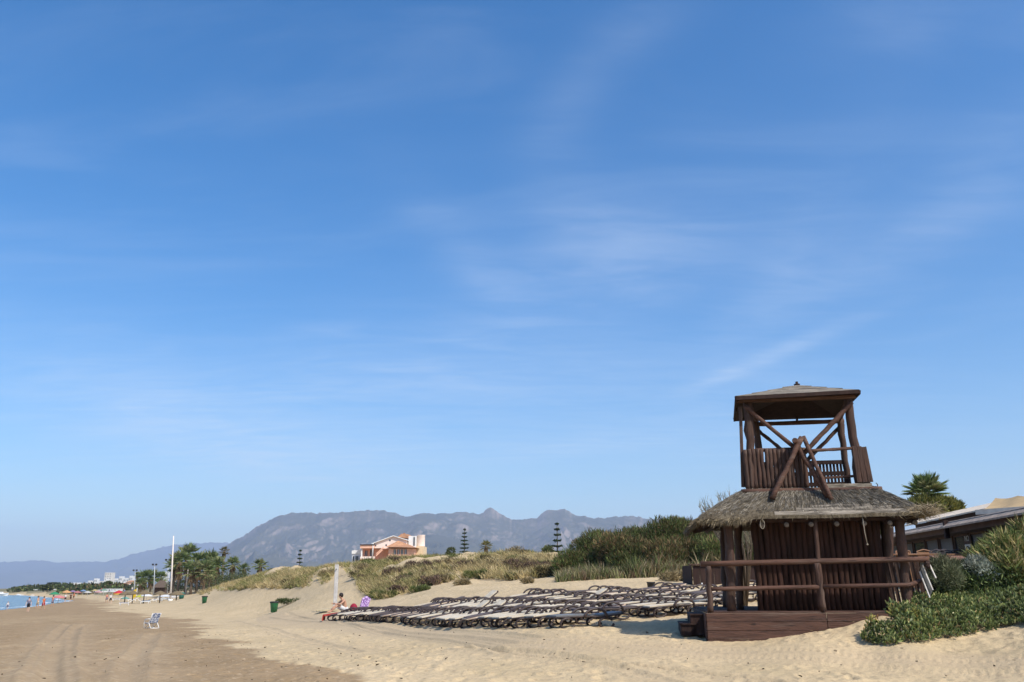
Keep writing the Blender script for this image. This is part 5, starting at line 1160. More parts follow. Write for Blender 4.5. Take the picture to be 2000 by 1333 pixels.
for (px0, py0, px1, py1, Y, lab) in ((262, 1156, 264, 1117, 235, 'leftmost floodlight post, beside the slender palm'), (301, 1150, 302, 1106, 215, 'floodlight post between the shaggy palms and the pavilion'), (328, 1152, 328, 1097, 205, 'floodlight post just left of the white mast'), (363, 1152, 369, 1097, 185, 'leaning pale lamp post in front of the tallest palm')):
    r, a, b_ = pole('lamp_post', lab, 'lamp post', px0, py0, px1, py1, Y, .15, GALV if px0 != 363 else MASTM, 'lamp posts by the palms')
    m = MB(); m.box(b_ + Vector((0, 0, .15)), (1.1, .12, .12)); m.build('crossbar', GALV, r)
    if px0 != 363:
        for s_ in (-1, 1): MB().box(b_ + Vector((s_ * .4, -.1, .38)), (.42, .3, .34)).build('lamp_head', DG, r)
# ------------------------------------------------------------------ the far beach : pavilion, parasols, white loungers
def gz(px, Y): x = (px - 1000) / F * Y; return P(px, 1150, Y).x, Hs(P(px, 1150, Y).x, Y)
x, z = gz(315, 218); r = empty('beach_pavilion', (x, 218, z), 'brown roofed beach pavilion under the shaggy palms', 'pavilion')
zr, ze = P(315, 1134, 218).z, P(315, 1148, 218).z; m = MB()
m.add([(x - 1.7, 216.2, ze), (x + 1.7, 216.2, ze), (x + 1.7, 220, ze), (x - 1.7, 220, ze), (x - .5, 218, zr), (x + .6, 218, zr)], [(0, 1, 5, 4), (1, 2, 5), (2, 3, 4, 5), (3, 0, 4), (3, 2, 1, 0)]).build('roof', mat('brown_thatch', (.13, .095, .07), (.09, .065, .05), 8, .95), r)
MB().box((x, 218.3, (z + ze) / 2), (2.9, 2.6, ze - z)).build('wall', WALLD, r)
for q in (-1.3, -.45, .45, 1.3): MB().box((x + q, 216.5, (z + ze) / 2), (.14, .14, ze - z)).build('column', WOODP, r)
THF = mat('parasol_thatch', (.20, .15, .085), (.11, .085, .05), 10, .95, .5, 20)
def parasol(px, Y, lab, rad_, ztop, mt, hh=None, n=14, kind='parasol', drop=.38, group='thatched parasols'):
    x, z = gz(px, Y); r = empty(kind, (x, Y, z), lab, 'parasol', group); h = ztop - z if hh is None else hh; th_ = kind == 'thatched_parasol'
    MB().tube([(x, Y, z - .05), (x, Y, z + h)], .05 if not th_ else .09, 6).build('pole', WHITE if not th_ else WOODP, r)
    prof = [(.001, h), (rad_ * .35, h - drop * rad_ * .25), (rad_ * .75, h - drop * rad_ * .68), (rad_, h - drop * rad_), (rad_, h - drop * rad_ - .10), (.001, h - drop * rad_ * .5)]
    m = MB().lathe(prof, n, (x, Y, z)); m.build('canopy', mt, r); return r
for i, (px, Y, zt, rd, lab) in enumerate([(246, 165, 1155, 1.15, 'leftmost thatched beach parasol'), (261, 160, 1154, 1.15, 'thatched parasol right of the leftmost one'), (283, 158, 1153, 1.25, 'thatched parasol between the yellow flag and the pavilion'), (314, 155, 1154, 1.1, 'thatched parasol in front of the pavilion'), (346, 152, 1154, 1.3, 'rightmost thatched parasol behind the white mast')]):
    parasol(px, Y, lab, rd, P(px, zt, Y).z, THF, kind='thatched_parasol', drop=.5)
# coloured cloth umbrellas
UMC = [(.6, .1, .1), (.1, .25, .5), (.7, .68, .62), (.62, .45, .1), (.7, .35, .35), (.12, .35, .2), (.72, .7, .68), (.3, .12, .35)]
UMN = ['scarlet', 'blue', 'cream', 'mustard', 'salmon', 'leaf green', 'off white', 'violet']
def cloth(n, c1, c2=None): return mat(n, c1, c2 or tuple(v * .85 for v in c1), 3, .7, trans=.15)
RED = cloth('red_cloth', (.55, .04, .05)); 
rb = parasol(233, 200, 'red and yellow beach umbrella, the brightest on the far beach', 1.15, P(233, 1153, 200).z, RED, drop=.6, group='beach umbrellas')
x, z = gz(233, 200); MB().lathe([(1.17, P(233, 1153, 200).z - z - .70), (1.19, P(233, 1153, 200).z - z - .98)], 14, (x, 200, z)).build('valance', cloth('yellow_cloth', (.60, .38, .06)), rb)
parasol(108, 200, 'green beach umbrella near the waterline', 1.1, P(108, 1156, 200).z, cloth('green_cloth', (.04, .26, .12)), drop=.5, group='beach umbrellas')
parasol(131, 215, 'cream and orange beach umbrella behind the bathers', 1.1, P(131, 1153, 215).z, cloth('orange_cloth', (.65, .36, .16)), drop=.5, group='beach umbrellas')
parasol(117, 175, 'pink beach umbrella at the waterline', 1.2, P(117, 1163, 175).z, cloth('pink_cloth', (.62, .22, .22)), drop=.35, group='beach umbrellas')
parasol(288, 165, 'white beach umbrella in front of the thatched parasols', 1.1, P(288, 1160, 165).z, cloth('white_cloth', (.72, .73, .74)), drop=.35, group='beach umbrellas')
parasol(275, 172, 'lime yellow beach umbrella right of the flag', .75, P(275, 1162, 172).z, cloth('lime_cloth', (.50, .52, .08)), drop=.5, group='beach umbrellas')
parasol(247, 178, 'teal beach umbrella left of the flag', .8, P(247, 1166, 178).z, cloth('teal_cloth', (.15, .36, .30)), drop=.4, group='beach umbrellas')
for i, (px, Y) in enumerate([(152, 255), (163, 285), (172, 240), (186, 270), (193, 235), (203, 262), (220, 228), (143, 290)]):
    k = i % 8; parasol(px, Y, '%s umbrella on the distant beach, left of the red and yellow one' % UMN[k], 1.05, Hs(gz(px, Y)[0], Y) + 2.0, cloth(UMN[k].replace(' ', '_') + '_umbrella', tuple(.12 + .55 * v for v in UMC[k])), drop=.45, group='distant beach umbrellas')
x, z = gz(326, 172); r = empty('white_gazebo', (x, 172, z), 'wide low white gazebo canopy left of the white mast', 'gazebo'); zt = P(326, 1162, 172).z
MB().add([(x - 1.2, 171, zt - .35), (x + 1.2, 171, zt - .35), (x + 1.2, 173, zt - .35), (x - 1.2, 173, zt - .35), (x - .4, 172, zt), (x + .4, 172, zt)], [(0, 1, 5, 4), (1, 2, 5), (2, 3, 4, 5), (3, 0, 4), (3, 2, 1, 0)]).build('canopy', cloth('white_cloth', (.72, .73, .74)), r)
for sx_ in (-1.15, 1.15):
    for y_ in (171.05, 172.95): MB().tube([(x + sx_, y_, z), (x + sx_, y_, zt - .34)], .03, 6).build('pole', WHITE, r)
x, z = gz(268, 185); a = P(267, 1150, 185); r = empty('beach_flag', (x, 185, z), 'yellow flag hanging on a pole among the thatched parasols', 'flag')
MB().tube([(x, 185, z), (x, 185, a.z + .1)], .05, 6).build('pole', WHITE, r)
m = MB(); nn = 7; vs = [Vector((x - .08 - .62 * i / nn, 185 + .08 * math.sin(i * 1.5), a.z - 1.55 * j / 4 - .18 * i / nn * j / 4 - .05 * i)) for j in range(5) for i in range(nn + 1)]
m.add(vs, [(j * (nn + 1) + i, j * (nn + 1) + i + 1, (j + 1) * (nn + 1) + i + 1, (j + 1) * (nn + 1) + i) for j in range(4) for i in range(nn)], True).build('cloth', cloth('flag_yellow', (.70, .48, .03)), r)
NAVY = cloth('navy_cushion', (.05, .06, .16)); LBL = cloth('light_blue_cushion', (.22, .36, .55))
for (px, Y, yaw, cush, lab) in ((249, 146, .25, NAVY, 'nearest white lounger with navy cushion on the far beach'), (283, 158, -2.7, LBL, 'white lounger with blue cushion behind the nearest one'), (291, 160, .3, LBL, 'white lounger right of the blue cushioned one'), (303, 166, .2, NAVY, 'white lounger below the pavilion'), (312, 168, .1, NAVY, 'white lounger left of the white gazebo'),
        (328, 166, .2, LBL, 'white lounger under the white gazebo'), (342, 168, .1, NAVY, 'white lounger right of the white mast'), (349, 172, .3, WREND, 'white lounger beside the teal bin'), (262, 176, .4, LBL, 'pale lounger below the yellow flag'), (232, 190, .2, NAVY, 'white lounger under the red and yellow umbrella')):
    x, z = gz(px, Y); r = empty('white_lounger', (x, Y, z), lab, 'sun lounger', 'white loungers on the far beach', rz=yaw, world=False)
    MB().beam((-1.0, 0, .34), (.35, 0, .34), .62, .09).build('frame', WHITE, r); MB().beam((.35, 0, .34), (.95, 0, .72), .62, .08).build('backrest', WHITE, r); MB().beam((-.95, 0, .42), (.35, 0, .42), .54, .05).build('cushion', cush, r)
    for sx_ in (-.8, .45):
        for sy_ in (-.26, .26): MB().beam((sx_, sy_, 0), (sx_, sy_, .3), .07, .07, (1, 0, 0)).build('leg', WHITE, r)
# ------------------------------------------------------------------ far town
def building(lab, px0, px1, pyt, Y, mt, roof='flat', rm=None, depth=8, rows=2, wins=3, group='houses of the far town'):
    a, b_ = P(px0, pyt, Y), P(px1, pyt, Y); x = (a.x + b_.x) / 2; wd = b_.x - a.x; z0 = Hs(x, Y) if Y < 400 else 2.0; zt = a.z
    hr_ = 0 if roof == 'flat' else min((zt - z0) * .35, wd * .3); zt2 = zt - hr_; hgt_ = zt2 - z0
    r = empty('town_building', (x, Y, z0 - .1), lab, 'building', group)
    wl = MB().box((x, Y + depth / 2, (z0 - .5 + zt2) / 2), (wd, depth, hgt_ + .5)).build('wall', mt, r)
    if roof == 'flat': MB().box((x, Y + depth / 2, zt2 + hgt_ * .02), (wd * 1.03, depth + wd * .03, hgt_ * .04 + .1)).build('roof', mt if rm is None else rm, r)
    else:
        e = wd * .55; MB().add([(x - e, Y - .4, zt2), (x + e, Y - .4, zt2), (x + e, Y + depth + .4, zt2), (x - e, Y + depth + .4, zt2), (x - e * .45, Y + depth / 2, zt), (x + e * .45, Y + depth / 2, zt)], [(0, 1, 5, 4), (1, 2, 5), (2, 3, 4, 5), (3, 0, 4), (3, 2, 1, 0)]).build('roof', rm or TILE, r)
    for i in range(rows):
        for j in range(wins):
            zc = z0 + hgt_ * (i + .55) / rows; xc = x - wd / 2 + wd * (j + .5) / wins; MB().box((xc, Y - .03, zc), (wd / wins * .42, .08, hgt_ / rows * .42)).build('window', DWIN, r)
    return r
WH2 = mat('town_white', (.66, .62, .56), (.58, .55, .5), .3, .8)
building('white high rise block standing above the far town', 205, 218, 1120, 1500, WH2, 'flat', None, 14, 7, 3)
building('lower wing at the left foot of the white high rise', 203.5, 208, 1131, 1480, WREND, 'flat', None, 12, 4, 1)
building('long house with orange tiled roof right of the high rise', 226, 262, 1139, 420, SALM, 'hip', TILE, 9, 2, 5); building('orange roofed house left of the lamp post', 246, 258, 1134, 520, PINK, 'hip', TILE, 8, 2, 2)
building('small white house with pale roof by the lamp post', 252, 263, 1142, 380, WREND, 'flat', None, 8, 2, 2); building('low white beach building under the high rise', 197, 221, 1151, 320, WREND, 'flat', None, 8, 1, 5)
building('white beach cabin left of the low white building', 182, 196, 1153, 310, WREND, 'flat', None, 6, 1, 3); building('yellow brown beach hut left of the white cabin', 152, 178, 1156, 300, mat('ochre_render', (.42, .33, .18), (.34, .27, .15), 2, .85), 'hip', THF, 6, 1, 3)
building('orange walled villa between the green trees', 144, 158, 1147, 460, SALM, 'hip', TILE, 8, 2, 3); building('cream villa with orange roof under the trees', 160, 171, 1149, 440, PINK, 'hip', TILE, 8, 1, 2)
building('pink house right of the big dark tree', 117, 129, 1143, 560, PINK, 'hip', TILE, 8, 2, 2); building('wide white apartment house above the villas', 136, 149, 1139, 900, WREND, 'flat', None, 12, 3, 4)
building('white apartment house right of the wide one', 150, 162, 1141, 850, WREND, 'flat', None, 12, 2, 4); building('white house on the skyline left of the high rise', 180, 192, 1141, 760, WREND, 'flat', None, 10, 2, 3)
building('long low white waterfront terrace at the far left', 14, 38, 1152, 760, WREND, 'flat', None, 8, 1, 6, 'white waterfront buildings'); building('second white waterfront terrace behind the first', 34, 62, 1149.5, 900, WREND, 'flat', None, 8, 1, 6, 'white waterfront buildings')
building('third white waterfront terrace beside the big dark tree', 58, 88, 1146.5, 1100, WREND, 'flat', None, 8, 1, 6, 'white waterfront buildings')
for i, (px, py, wd) in enumerate([(172, 1135, 8), (184, 1131, 6), (194, 1136, 7), (224, 1131, 7), (233, 1127, 6), (242, 1130, 9), (253, 1126, 6), (320, 1118, 8), (335, 1122, 6), (166, 1139, 6), (228, 1136, 7), (312, 1124, 5)]):
    building('%s pale block scattered at the foot of the hills' % ['leftmost', 'second', 'third', 'one right of the high rise, a', 'small high', 'wide', 'high thin', 'palm side', 'tiny palm side', 'lowest left', 'low', 'last'][i], px, px + wd, py, 2300, WREND, 'flat', None, 14, 2, 3, 'pale blocks below the hills')
GRT = [(.045, .065, .03), (.06, .085, .035), (.035, .05, .025)]; YGT = [(.09, .12, .04), (.13, .14, .05), (.07, .09, .03)]; BRT = [(.17, .11, .05), (.11, .09, .04)]
for (px, pyt, Y, wpx, cols, lab) in ((105, 1138, 520, 32, GRT, 'big dark round tree at the far waterfront'), (82, 1146, 560, 24, GRT, 'dark tree left of the big round one'), (65, 1150, 600, 26, GRT, 'low tree on the point left of the dark ones'), (45, 1152, 640, 24, YGT, 'pale low bush on the tip of the point'),
        (128, 1146, 480, 20, GRT, 'tree right of the big dark round tree'), (138, 1144, 500, 18, GRT, 'tree between the pink house and the villa'), (165, 1142, 520, 18, GRT, 'tree behind the orange villa'), (178, 1145, 430, 20, YGT, 'light green tree right of the villas'),
        (196, 1143, 420, 16, GRT, 'dark tree at the foot of the high rise'), (212, 1135, 380, 12, YGT, 'bright green tree in front of the high rise'), (224, 1143, 370, 16, BRT, 'rust brown tree beside the long orange roofed house'), (236, 1146, 350, 18, BRT, 'brown bush under the long orange roofed house'),
        (92, 1154, 420, 26, YGT, 'green bushes behind the bathers'), (148, 1154, 380, 22, YGT, 'yellow green bush below the orange villa'), (190, 1150, 380, 18, YGT, 'green bush left of the beach buildings'), (120, 1152, 430, 20, YGT, 'green bush between the umbrellas')):
    q = P(px, pyt, Y); z = max(.5, Hs(q.x, Y)) if Y < 400 else 1.5; wm_ = wpx / F * Y; r = empty('far_tree', (q.x, Y, z), lab, 'tree', 'trees of the far town')
    h = max(2.5, q.z - z); cen = [(q.x + random.uniform(-.36, .36) * wm_, Y + random.uniform(-.3, .3) * wm_, z + h * random.uniform(.35, .72)) for _ in range(8)]
    V, FS, C = clumps(cen, [min(wm_ * .26, h * .42)] * 8, 1500, .9, .5, .4, cols, (1, 1, .9), .3); V[:, 2] = np.minimum(V[:, 2], z + h * 1.04); mesh_np('crown', V, FS, FOL, r, col=C)
    MB().tube([(q.x, Y, z - 1), (q.x, Y, z + h * .6)], [.35, .15], 6).build('trunk', BARK, r)
# the wooded strip round the far houses
n = 3000; px_w = rng.uniform(24, 262, n); Yw = np.where(px_w > 125, rng.uniform(330, 620, n), rng.uniform(450, 700, n)); top = np.interp(px_w, [24, 60, 90, 130, 262], [1157, 1151, 1149, 1147, 1146]) + (vn(px_w * .12, px_w * 0, 91) - .5) * 6
cw = np.array([P(a, b_, c_) for a, b_, c_ in zip(px_w, top + rng.random(n) * 9, Yw)]); cw[:, 2] = np.maximum(cw[:, 2] - (620 - Yw) / 300 * (px_w > 125) * .9, 1.0)
V, FS, C = clumps(cw, np.full(n, 2.4), 22000, 1.1, .8, .4, GRT + YGT + [(.18, .13, .07)], (1.3, 1, .7), .2); V[:, 2] = np.maximum(V[:, 2], .3); o = mesh_np('far_woods', V, FS, FOL, col=C); tag(o, 'low green woods around the houses of the far shore', 'woods', kind='stuff')
rq = random.Random(8)
for i in range(16):
    px = 66 + i * 11.5 + rq.uniform(-2, 2); pyt = rq.uniform(1144, 1152); Y = rq.uniform(430, 600)
    building('small pale house half hidden in the far shore woods', px, px + rq.uniform(5, 9), pyt, Y, [WREND, PINK, SALM, WREND][i % 4], 'hip' if i % 2 else 'flat', TILE if i % 2 else None, 7, 1, 2, 'small houses in the far woods')
# boats
def boat(lab, px, Y, L):
    q = P(px, 1160, Y); z = WATER_Z; r = empty('small_boat', (q.x, Y, z), lab, 'boat', 'small white boats')
    pr = [(-.5, .0), (-.48, .16), (.25, .17), (.5, 0), (.25, -.17), (-.48, -.16)]; v = [(q.x + a * L, Y + b_ * L, z + .12 * L + (.05 * L if a > .4 else 0)) for a, b_ in pr] + [(q.x + a * L * .86, Y + b_ * L * .6, z - .1) for a, b_ in pr]
    MB().add(v, [(0, 1, 2, 3, 4, 5), tuple(range(11, 5, -1))] + [(i, 6 + i, 6 + (i + 1) % 6, (i + 1) % 6) for i in range(6)]).build('hull', WHITE, r)
    MB().box((q.x - .05 * L, Y, z + .18 * L), (.3 * L, .18 * L, .12 * L)).build('cabin', WREND, r)
boat('white motor boat moored off the point', 36, 380, 2.6); boat('tiny white boat right of the moored one', 44.5, 390, 1.2); boat('larger white boat cut by the left edge of the view', 2, 372, 6.5); boat('small white boat near the green bushes', 64, 370, 1.6)
# ------------------------------------------------------------------ people
SKIN = mat('sunlit_skin', (.50, .28, .18), (.44, .24, .15), 8, .55, spec=.3); SKIN2 = mat('pale_skin', (.62, .40, .30), (.56, .35, .26), 8, .55, spec=.3); HAIR = mat('dark_hair', (.025, .018, .014), (.015, .011, .01), 30, .6, .4, 60); HAIR2 = mat('fair_hair', (.30, .2, .1), (.22, .15, .08), 30, .6, .4, 60)
def person(lab, loc, rz, J, mt, h=1.0, hair=HAIR, wear=(), group='people on the beach'):
    """J : joint name -> (x, y, z); one skinned surface grown over the skeleton"""
    names = list(J); vs = [Vector(J[k]) for k in names]; rad_ = {'pelvis': .135, 'waist': .115, 'chest': .135, 'neck': .052, 'chin': .07, 'head': .098, 'crown': .075, 'nose': .02, 'brow': .05}
    idx = {k: i for i, k in enumerate(names)}; ed = [('pelvis', 'waist'), ('waist', 'chest'), ('chest', 'neck'), ('neck', 'chin'), ('chin', 'head'), ('head', 'crown')]; R_ = [rad_.get(k, 0) for k in names]
    for s_ in ('l', 'r'):
        ed += [('chest', s_ + 'sho'), (s_ + 'sho', s_ + 'elb'), (s_ + 'elb', s_ + 'wri'), (s_ + 'wri', s_ + 'palm'), ('pelvis', s_ + 'hip'), (s_ + 'hip', s_ + 'kne'), (s_ + 'kne', s_ + 'ank'), (s_ + 'ank', s_ + 'toe')]
        for k, v in (('sho', .058), ('elb', .040), ('wri', .026), ('palm', .034), ('hip', .095), ('kne', .056), ('ank', .036), ('toe', .032)): R_[idx[s_ + k]] = v
    E_ = [(idx[a], idx[b_]) for a, b_ in ed]
    for s_ in ('l', 'r'):
        p = Vector(J[s_ + 'palm']); d = (p - Vector(J[s_ + 'wri'])).normalized(); sd_ = d.cross(Vector((0, 1, .2))); sd_ = sd_.normalized() if sd_.length > .1 else Vector((1, 0, 0)); cr_ = d.cross(sd_)
        for k in range(5):
            o_ = (k - 1.8) * .019; L = (.050, .066, .074, .068, .052)[k]
            if k == 0: a = p - d * .03 + sd_ * -.036; b_ = a + (d * .6 - sd_ * .8).normalized() * .032; c_ = b_ + (d - sd_ * .2).normalized() * .025
            else: a = p + d * .03 + sd_ * o_; b_ = a + d * L * .55; c_ = b_ + (d * .8 + cr_ * .5).normalized() * L * .45
            n0 = len(vs); vs += [a, b_, c_]; R_ += [.010, .009, .008]; E_ += [(idx[s_ + 'palm'], n0), (n0, n0 + 1), (n0 + 1, n0 + 2)]
    # face : nose, ears
    hd, cr2 = Vector(J['head']), Vector(J['crown']); up = (cr2 - hd).normalized(); fw = Vector(J.get('_face', (0, -1, 0))); sd_ = up.cross(fw).normalized()
    for v, r_ in ((hd + fw * .112 - up * .015, .014), (hd + sd_ * .092, .018), (hd - sd_ * .092, .018)): n0 = len(vs); vs.append(v); R_.append(r_); E_.append((idx['head'], n0))
    keep_ = [i for i, k in enumerate(names) if not k.startswith('_')] + list(range(len(names), len(vs))); mp_ = {o: n for n, o in enumerate(keep_)}
    me = bpy.data.meshes.new('person'); me.from_pydata([vs[i] * h for i in keep_], [(mp_[a], mp_[b_]) for a, b_ in E_], []); me.update(); o = bpy.data.objects.new('person', me); link(o); o.location = loc; o.rotation_euler = (0, 0, rz); OFF[o.name] = Vector((0, 0, 0))
    md = o.modifiers.new('skin', 'SKIN'); md.use_smooth_shade = True
    if not me.skin_vertices: me.attributes  # the modifier reads the layer below
    return o, me, [R_[i] * h for i in keep_], mt, lab, group, hd * h, up, fw, hair
def finish(t_):
    o, me, R_, mt, lab, group, hd, up, fw, hair = t_
    import bmesh
    bm = bmesh.new(); bm.from_mesh(me); ly = bm.verts.layers.skin.verify()
    bm.verts.ensure_lookup_table()
    for i, v in enumerate(bm.verts): v[ly].radius = (R_[i], R_[i]); v[ly].use_root = (i == 0)
    bm.to_mesh(me); bm.free(); me.materials.append(mt); sb = o.modifiers.new('smooth', 'SUBSURF'); sb.levels = 1; sb.render_levels = 1
    m = MB(); s_ = hd.z and 1
    m.ball(hd + up * .03 - fw * .022, .118 * (R_[0] / .135), (.92, 1.0, 1.08), 12); hr_ = m.build('hair', hair, o)
    return tag(o, lab, 'person', group)
def stand(stride=.0, arm=.1, bend=0.0, kid=1.0, aup=0):
    J = {'pelvis': (0, 0, .93), 'waist': (0, -.01 - bend * .1, 1.10), 'chest': (0, -.01 - bend * .22, 1.30 - bend * .05), 'neck': (0, -bend * .32, 1.48 - bend * .08), 'chin': (0, -.03 - bend * .4, 1.55 - bend * .1), 'head': (0, -.02 - bend * .44, 1.63 - bend * .12), 'crown': (0, -.0 - bend * .46, 1.70 - bend * .13)}
    for s_, q in (('l', 1), ('r', -1)):
        f = stride * q; J.update({s_ + 'sho': (q * .18, -bend * .26, 1.40 - bend * .06), s_ + 'elb': (q * .25, f * .5 - bend * .3, 1.12 + aup * .2), s_ + 'wri': (q * (.25 + .02), f * .8 - arm - bend * .35, .88 + aup * .4), s_ + 'palm': (q * .27, f * .9 - arm - .03 - bend * .35, .80 + aup * .42),
                  s_ + 'hip': (q * .09, 0, .88), s_ + 'kne': (q * .10, -f * .6, .48), s_ + 'ank': (q * .10, -f * .9 + .02, .08), s_ + 'toe': (q * .11, -f * .9 - .13, .03)})
    return J
def dress(o, h, top=None, bottom=None, J=None):
    V_ = lambda k: Vector(J[k]) * h
    if bottom:
        m = MB(); m.tube([V_('waist') - Vector((0, 0, .03)) * h, V_('pelvis'), V_('pelvis') - Vector((0, 0, .08)) * h], [.135 * h, .165 * h, .16 * h], 12)
        for s_ in ('l', 'r'): m.tube([V_(s_ + 'hip'), V_(s_ + 'hip').lerp(V_(s_ + 'kne'), .75)], [.115 * h, .095 * h], 10)
        m.build('shorts', bottom, o)
    if top:
        m = MB(); m.tube([V_('pelvis') + Vector((0, 0, .05)) * h, V_('waist'), V_('chest'), V_('neck') - Vector((0, 0, .05)) * h], [.155 * h, .135 * h, .165 * h, .07 * h], 12)
        for s_ in ('l', 'r'): m.tube([V_('chest').lerp(V_(s_ + 'sho'), .5), V_(s_ + 'sho'), V_(s_ + 'sho').lerp(V_(s_ + 'elb'), .6)], [.08 * h, .078 * h, .062 * h], 10)
        m.build('shirt', top, o)
C_ = {k: cloth(k + '_garment', v) for k, v in (('grey', (.20, .19, .26)), ('black', (.02, .02, .025)), ('orange', (.62, .16, .06)), ('crimson', (.50, .06, .08)), ('cream', (.62, .52, .36)), ('brown', (.10, .05, .03)), ('white', (.72, .72, .70)), ('blue', (.12, .2, .42)), ('coral', (.60, .24, .18)))}
for (px, py, hp, rz, st, top, bot, sk, hr_, lab) in ((55, 1189, 26, .3, .12, 'grey', 'black', SKIN2, HAIR, 'person in a grey top and black shorts wading near the left'), (73, 1185, 22, 1.4, .15, None, 'cream', SKIN, HAIR, 'bare chested person in cream shorts left of the orange clad one'), (84, 1188, 24, 1.2, .2, 'orange', 'crimson', SKIN, HAIR, 'person in an orange top and crimson shorts at the waterline'),
        (102, 1183, 20, -1.5, .15, 'coral', 'grey', SKIN, HAIR, 'person in a coral top walking by the pink umbrella'), (14, 1191, 14, .4, .05, 'white', 'grey', SKIN2, HAIR2, 'small child with a white top in the shallows at the far left'), (127, 1175, 15, .2, .1, 'white', 'black', SKIN2, HAIR2, 'person in a white top behind the pink umbrella'),
        (137, 1177, 14.5, .1, .05, 'brown', 'brown', SKIN, HAIR, 'person in dark brown at the end of the water'), (143, 1176, 13, -.4, .08, 'orange', 'brown', SKIN, HAIR2, 'person in orange right of the dark brown one'), (207, 1183, 17, .8, .2, 'coral', 'grey', SKIN, HAIR, 'left walker of the pair on the open beach'), (214.5, 1183, 18, .8, .25, 'white', 'black', SKIN2, HAIR, 'right walker of the pair, in a white top'),
        (222, 1175, 12, .2, .05, None, 'crimson', SKIN, HAIR, 'bare chested person left of the red umbrella'), (241, 1173, 12, 0, .05, 'blue', 'blue', SKIN, HAIR, 'person in blue under the red and yellow umbrella'), (196, 1171, 9.5, 0, .05, 'crimson', 'grey', SKIN, HAIR, 'distant person in crimson by the white cabin'), (171, 1169, 8.5, .6, .1, 'grey', 'black', SKIN, HAIR, 'distant person in grey before the yellow brown hut'), (256, 1172, 11, 1, .1, 'white', 'blue', SKIN, HAIR2, 'fair haired person between the thatched parasols')):
    kid = .62 if px == 14 else 1.0; Y = 1.74 * kid * F / hp; q = P(px, py, Y); z = Hs(q.x, q.y)
    if z < WATER_Z: z = max(z, WATER_Z - .25)
    J = stand(st); h = kid; t_ = person(lab, (q.x, q.y, z), rz, J, sk, h, hr_); o = finish(t_); dress(o, h, C_.get(top), C_.get(bot), J)
# the bather sitting on the leftmost lounger, back to the camera-right, leaning on his knees
q = LEFT.location.copy(); yl = LEFT.rotation_euler.z; fw_ = Vector((math.cos(yl), math.sin(yl), 0)); seat = q + fw_ * .95; sz = q.z + .33 + .95 * math.tan(-LEFT.rotation_euler.y)
Js = {'pelvis': (0, 0, .12), 'waist': (0, -.04, .30), 'chest': (0, -.13, .50), 'neck': (0, -.22, .66), 'chin': (0, -.28, .72), 'head': (0, -.29, .80), 'crown': (0, -.28, .87)}
for s_, g_ in (('l', 1), ('r', -1)):
    Js.update({s_ + 'sho': (g_ * .185, -.15, .58), s_ + 'elb': (g_ * .25, -.36, .40), s_ + 'wri': (g_ * .16, -.56, .42), s_ + 'palm': (g_ * .13, -.63, .43), s_ + 'hip': (g_ * .10, -.03, .11), s_ + 'kne': (g_ * .15, -.46, .36), s_ + 'ank': (g_ * .13, -.80, .05), s_ + 'toe': (g_ * .14, -.93, .02)})
t_ = person('dark haired bather in white shorts sitting hunched on the leftmost sun lounger', (seat.x, seat.y, sz), yl - PI / 2 + .25, Js, SKIN, 1.0, HAIR, group=None)
o = finish(t_)
m = MB(); m.tube([(0, -.03, .24), (0, 0, .14), (0, .0, .02)], [.135, .17, .15], 12)
for g_ in (-1, 1): m.tube([(g_ * .09, -.04, .11), (g_ * .14, -.34, .28)], [.115, .10], 10)
m.build('shorts', C_['white'], o)
if 'group' in o: del o['group']
# towel over a raised backrest, bags
base_l = LEFT.location + fw_ * 1.45
TWL = mat('purple_white_towel', (.66, .50, .74), (.20, .08, .28), 14, .9, .4, 60, lo=.42, hi=.55)
x, y, z = base_l.x + .35, base_l.y - .15, q.z + .33; m = MB(); nn = 9
vs = [Vector((x - .22 + .42 * i / nn + .16 * j / 6, y + .05 * math.sin(i * 1.9 + j * .4) + .16 * j / 6, z + .05 + .84 * j / 6 - .26 * abs(i / nn - .5) * j / 6)) for j in range(7) for i in range(nn + 1)]
fs = [(j * (nn + 1) + i, j * (nn + 1) + i + 1, (j + 1) * (nn + 1) + i + 1, (j + 1) * (nn + 1) + i) for j in range(6) for i in range(nn)]
m.add(vs, fs, True); m.add([v + Vector((.02, .06, 0)) for v in vs], [f[::-1] for f in fs], True); o = m.build('beach_towel', TWL, None, (x, y, z)); tag(o, 'purple and white patterned towel hung upright behind the seated bather', 'towel')
m = MB().ball((x - .42, y - .05, z + .24), .24, (.85, .7, 1.2), 12); m.tube([(x - .5, y - .05, z + .38), (x - .45, y - .05, z + .52), (x - .36, y - .05, z + .38)], .015, 6); o = m.build('beach_bag', cloth('crimson_bag', (.30, .015, .04)), None, (x - .42, y, z)); tag(o, 'dark crimson beach bag between the bather and the towel', 'bag')
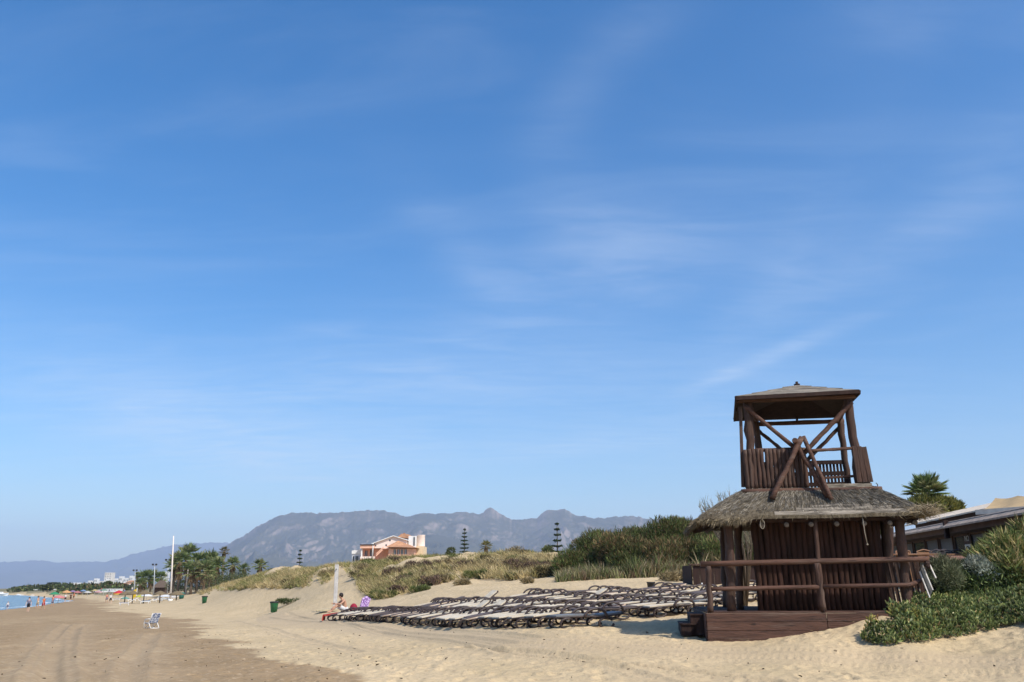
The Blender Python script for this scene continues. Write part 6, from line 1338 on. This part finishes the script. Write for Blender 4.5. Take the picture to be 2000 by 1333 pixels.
a = LEFT.location + fw_ * .12; m = MB(); m.beam((a.x - .22, a.y - .08, q.z + .30), (a.x + .42, a.y + .1, q.z + .39), .62, .07, (0, 0, 1)); m.beam((a.x - .24, a.y - .08, q.z + .05), (a.x - .2, a.y - .08, q.z + .33), .60, .04, (1, 0, 0)); o = m.build('red_towel', cloth('red_towel_cloth', (.52, .07, .05)), None, tuple(a)); tag(o, 'bright red towel draped over the foot of the leftmost lounger', 'towel')
# ------------------------------------------------------------------ small beach litter : twigs and weed crumbs
n = 620; Y = np.exp(rng.uniform(math.log(14), math.log(36), n)); X = (rng.uniform(-100, 2100, n) - 1000) / F * Y; Z = H(X, Y); px, py = proj(X, Y, Z)
bd = np.abs(px - np.interp(py, DAMP[:, 0], DAMP[:, 1])); k_ = (rng.random(n) < np.where(bd < 120, .9, .28)) & ~((px > 1370) & (px < 1720) & (Y > 17.8)); X, Y, Z = X[k_], Y[k_], Z[k_]; n = len(X)
D = rng.normal(size=(n, 3)) * [1, 1, .12]; D = unit(D) * rng.uniform(.02, .10, (n, 1)) ; P0 = np.stack([X, Y, Z + .035], 1)
V, FS = blades(P0, D, rng.uniform(.008, .03, n), side=unit(np.cross(D, np.array([0, 0, 1.0])))); V2, FS2 = blades(P0, D, rng.uniform(.01, .03, n), side=np.tile([0, 0, 1.0], (n, 1)))
cl = rep5(pal(n, [(.10, .07, .04), (.05, .035, .025), (.30, .24, .16)], .3)); V, FS, C = join([(V, FS, cl), (V2, FS2, cl)]); o = mesh_np('driftweed', V, FS, DRY, col=C); tag(o, 'twigs and dry weed crumbs scattered on the sand', 'litter', kind='stuff')
#@@HAZE
def haze():
    mb = MB().box((0, 8900, 590), (30400, 21200, 1300))
    # bottom sits under the lowest ground, top just above the ridges
    m = bpy.data.materials.new('haze'); m.use_nodes = True; t = m.node_tree; t.nodes.clear()
    o_ = N(t, 'ShaderNodeOutputMaterial'); v = N(t, 'ShaderNodeVolumePrincipled')
    v.inputs['Color'].default_value = (.60, .74, 1.0, 1); v.inputs['Density'].default_value = 6.8e-5; v.inputs['Anisotropy'].default_value = .1
    t.links.new(v.outputs[0], o_.inputs['Volume'])
    o = mb.build('haze', m); tag(o, kind='stuff'); o['label'] = 'pale bluish haze over the far coast and mountains'
haze()
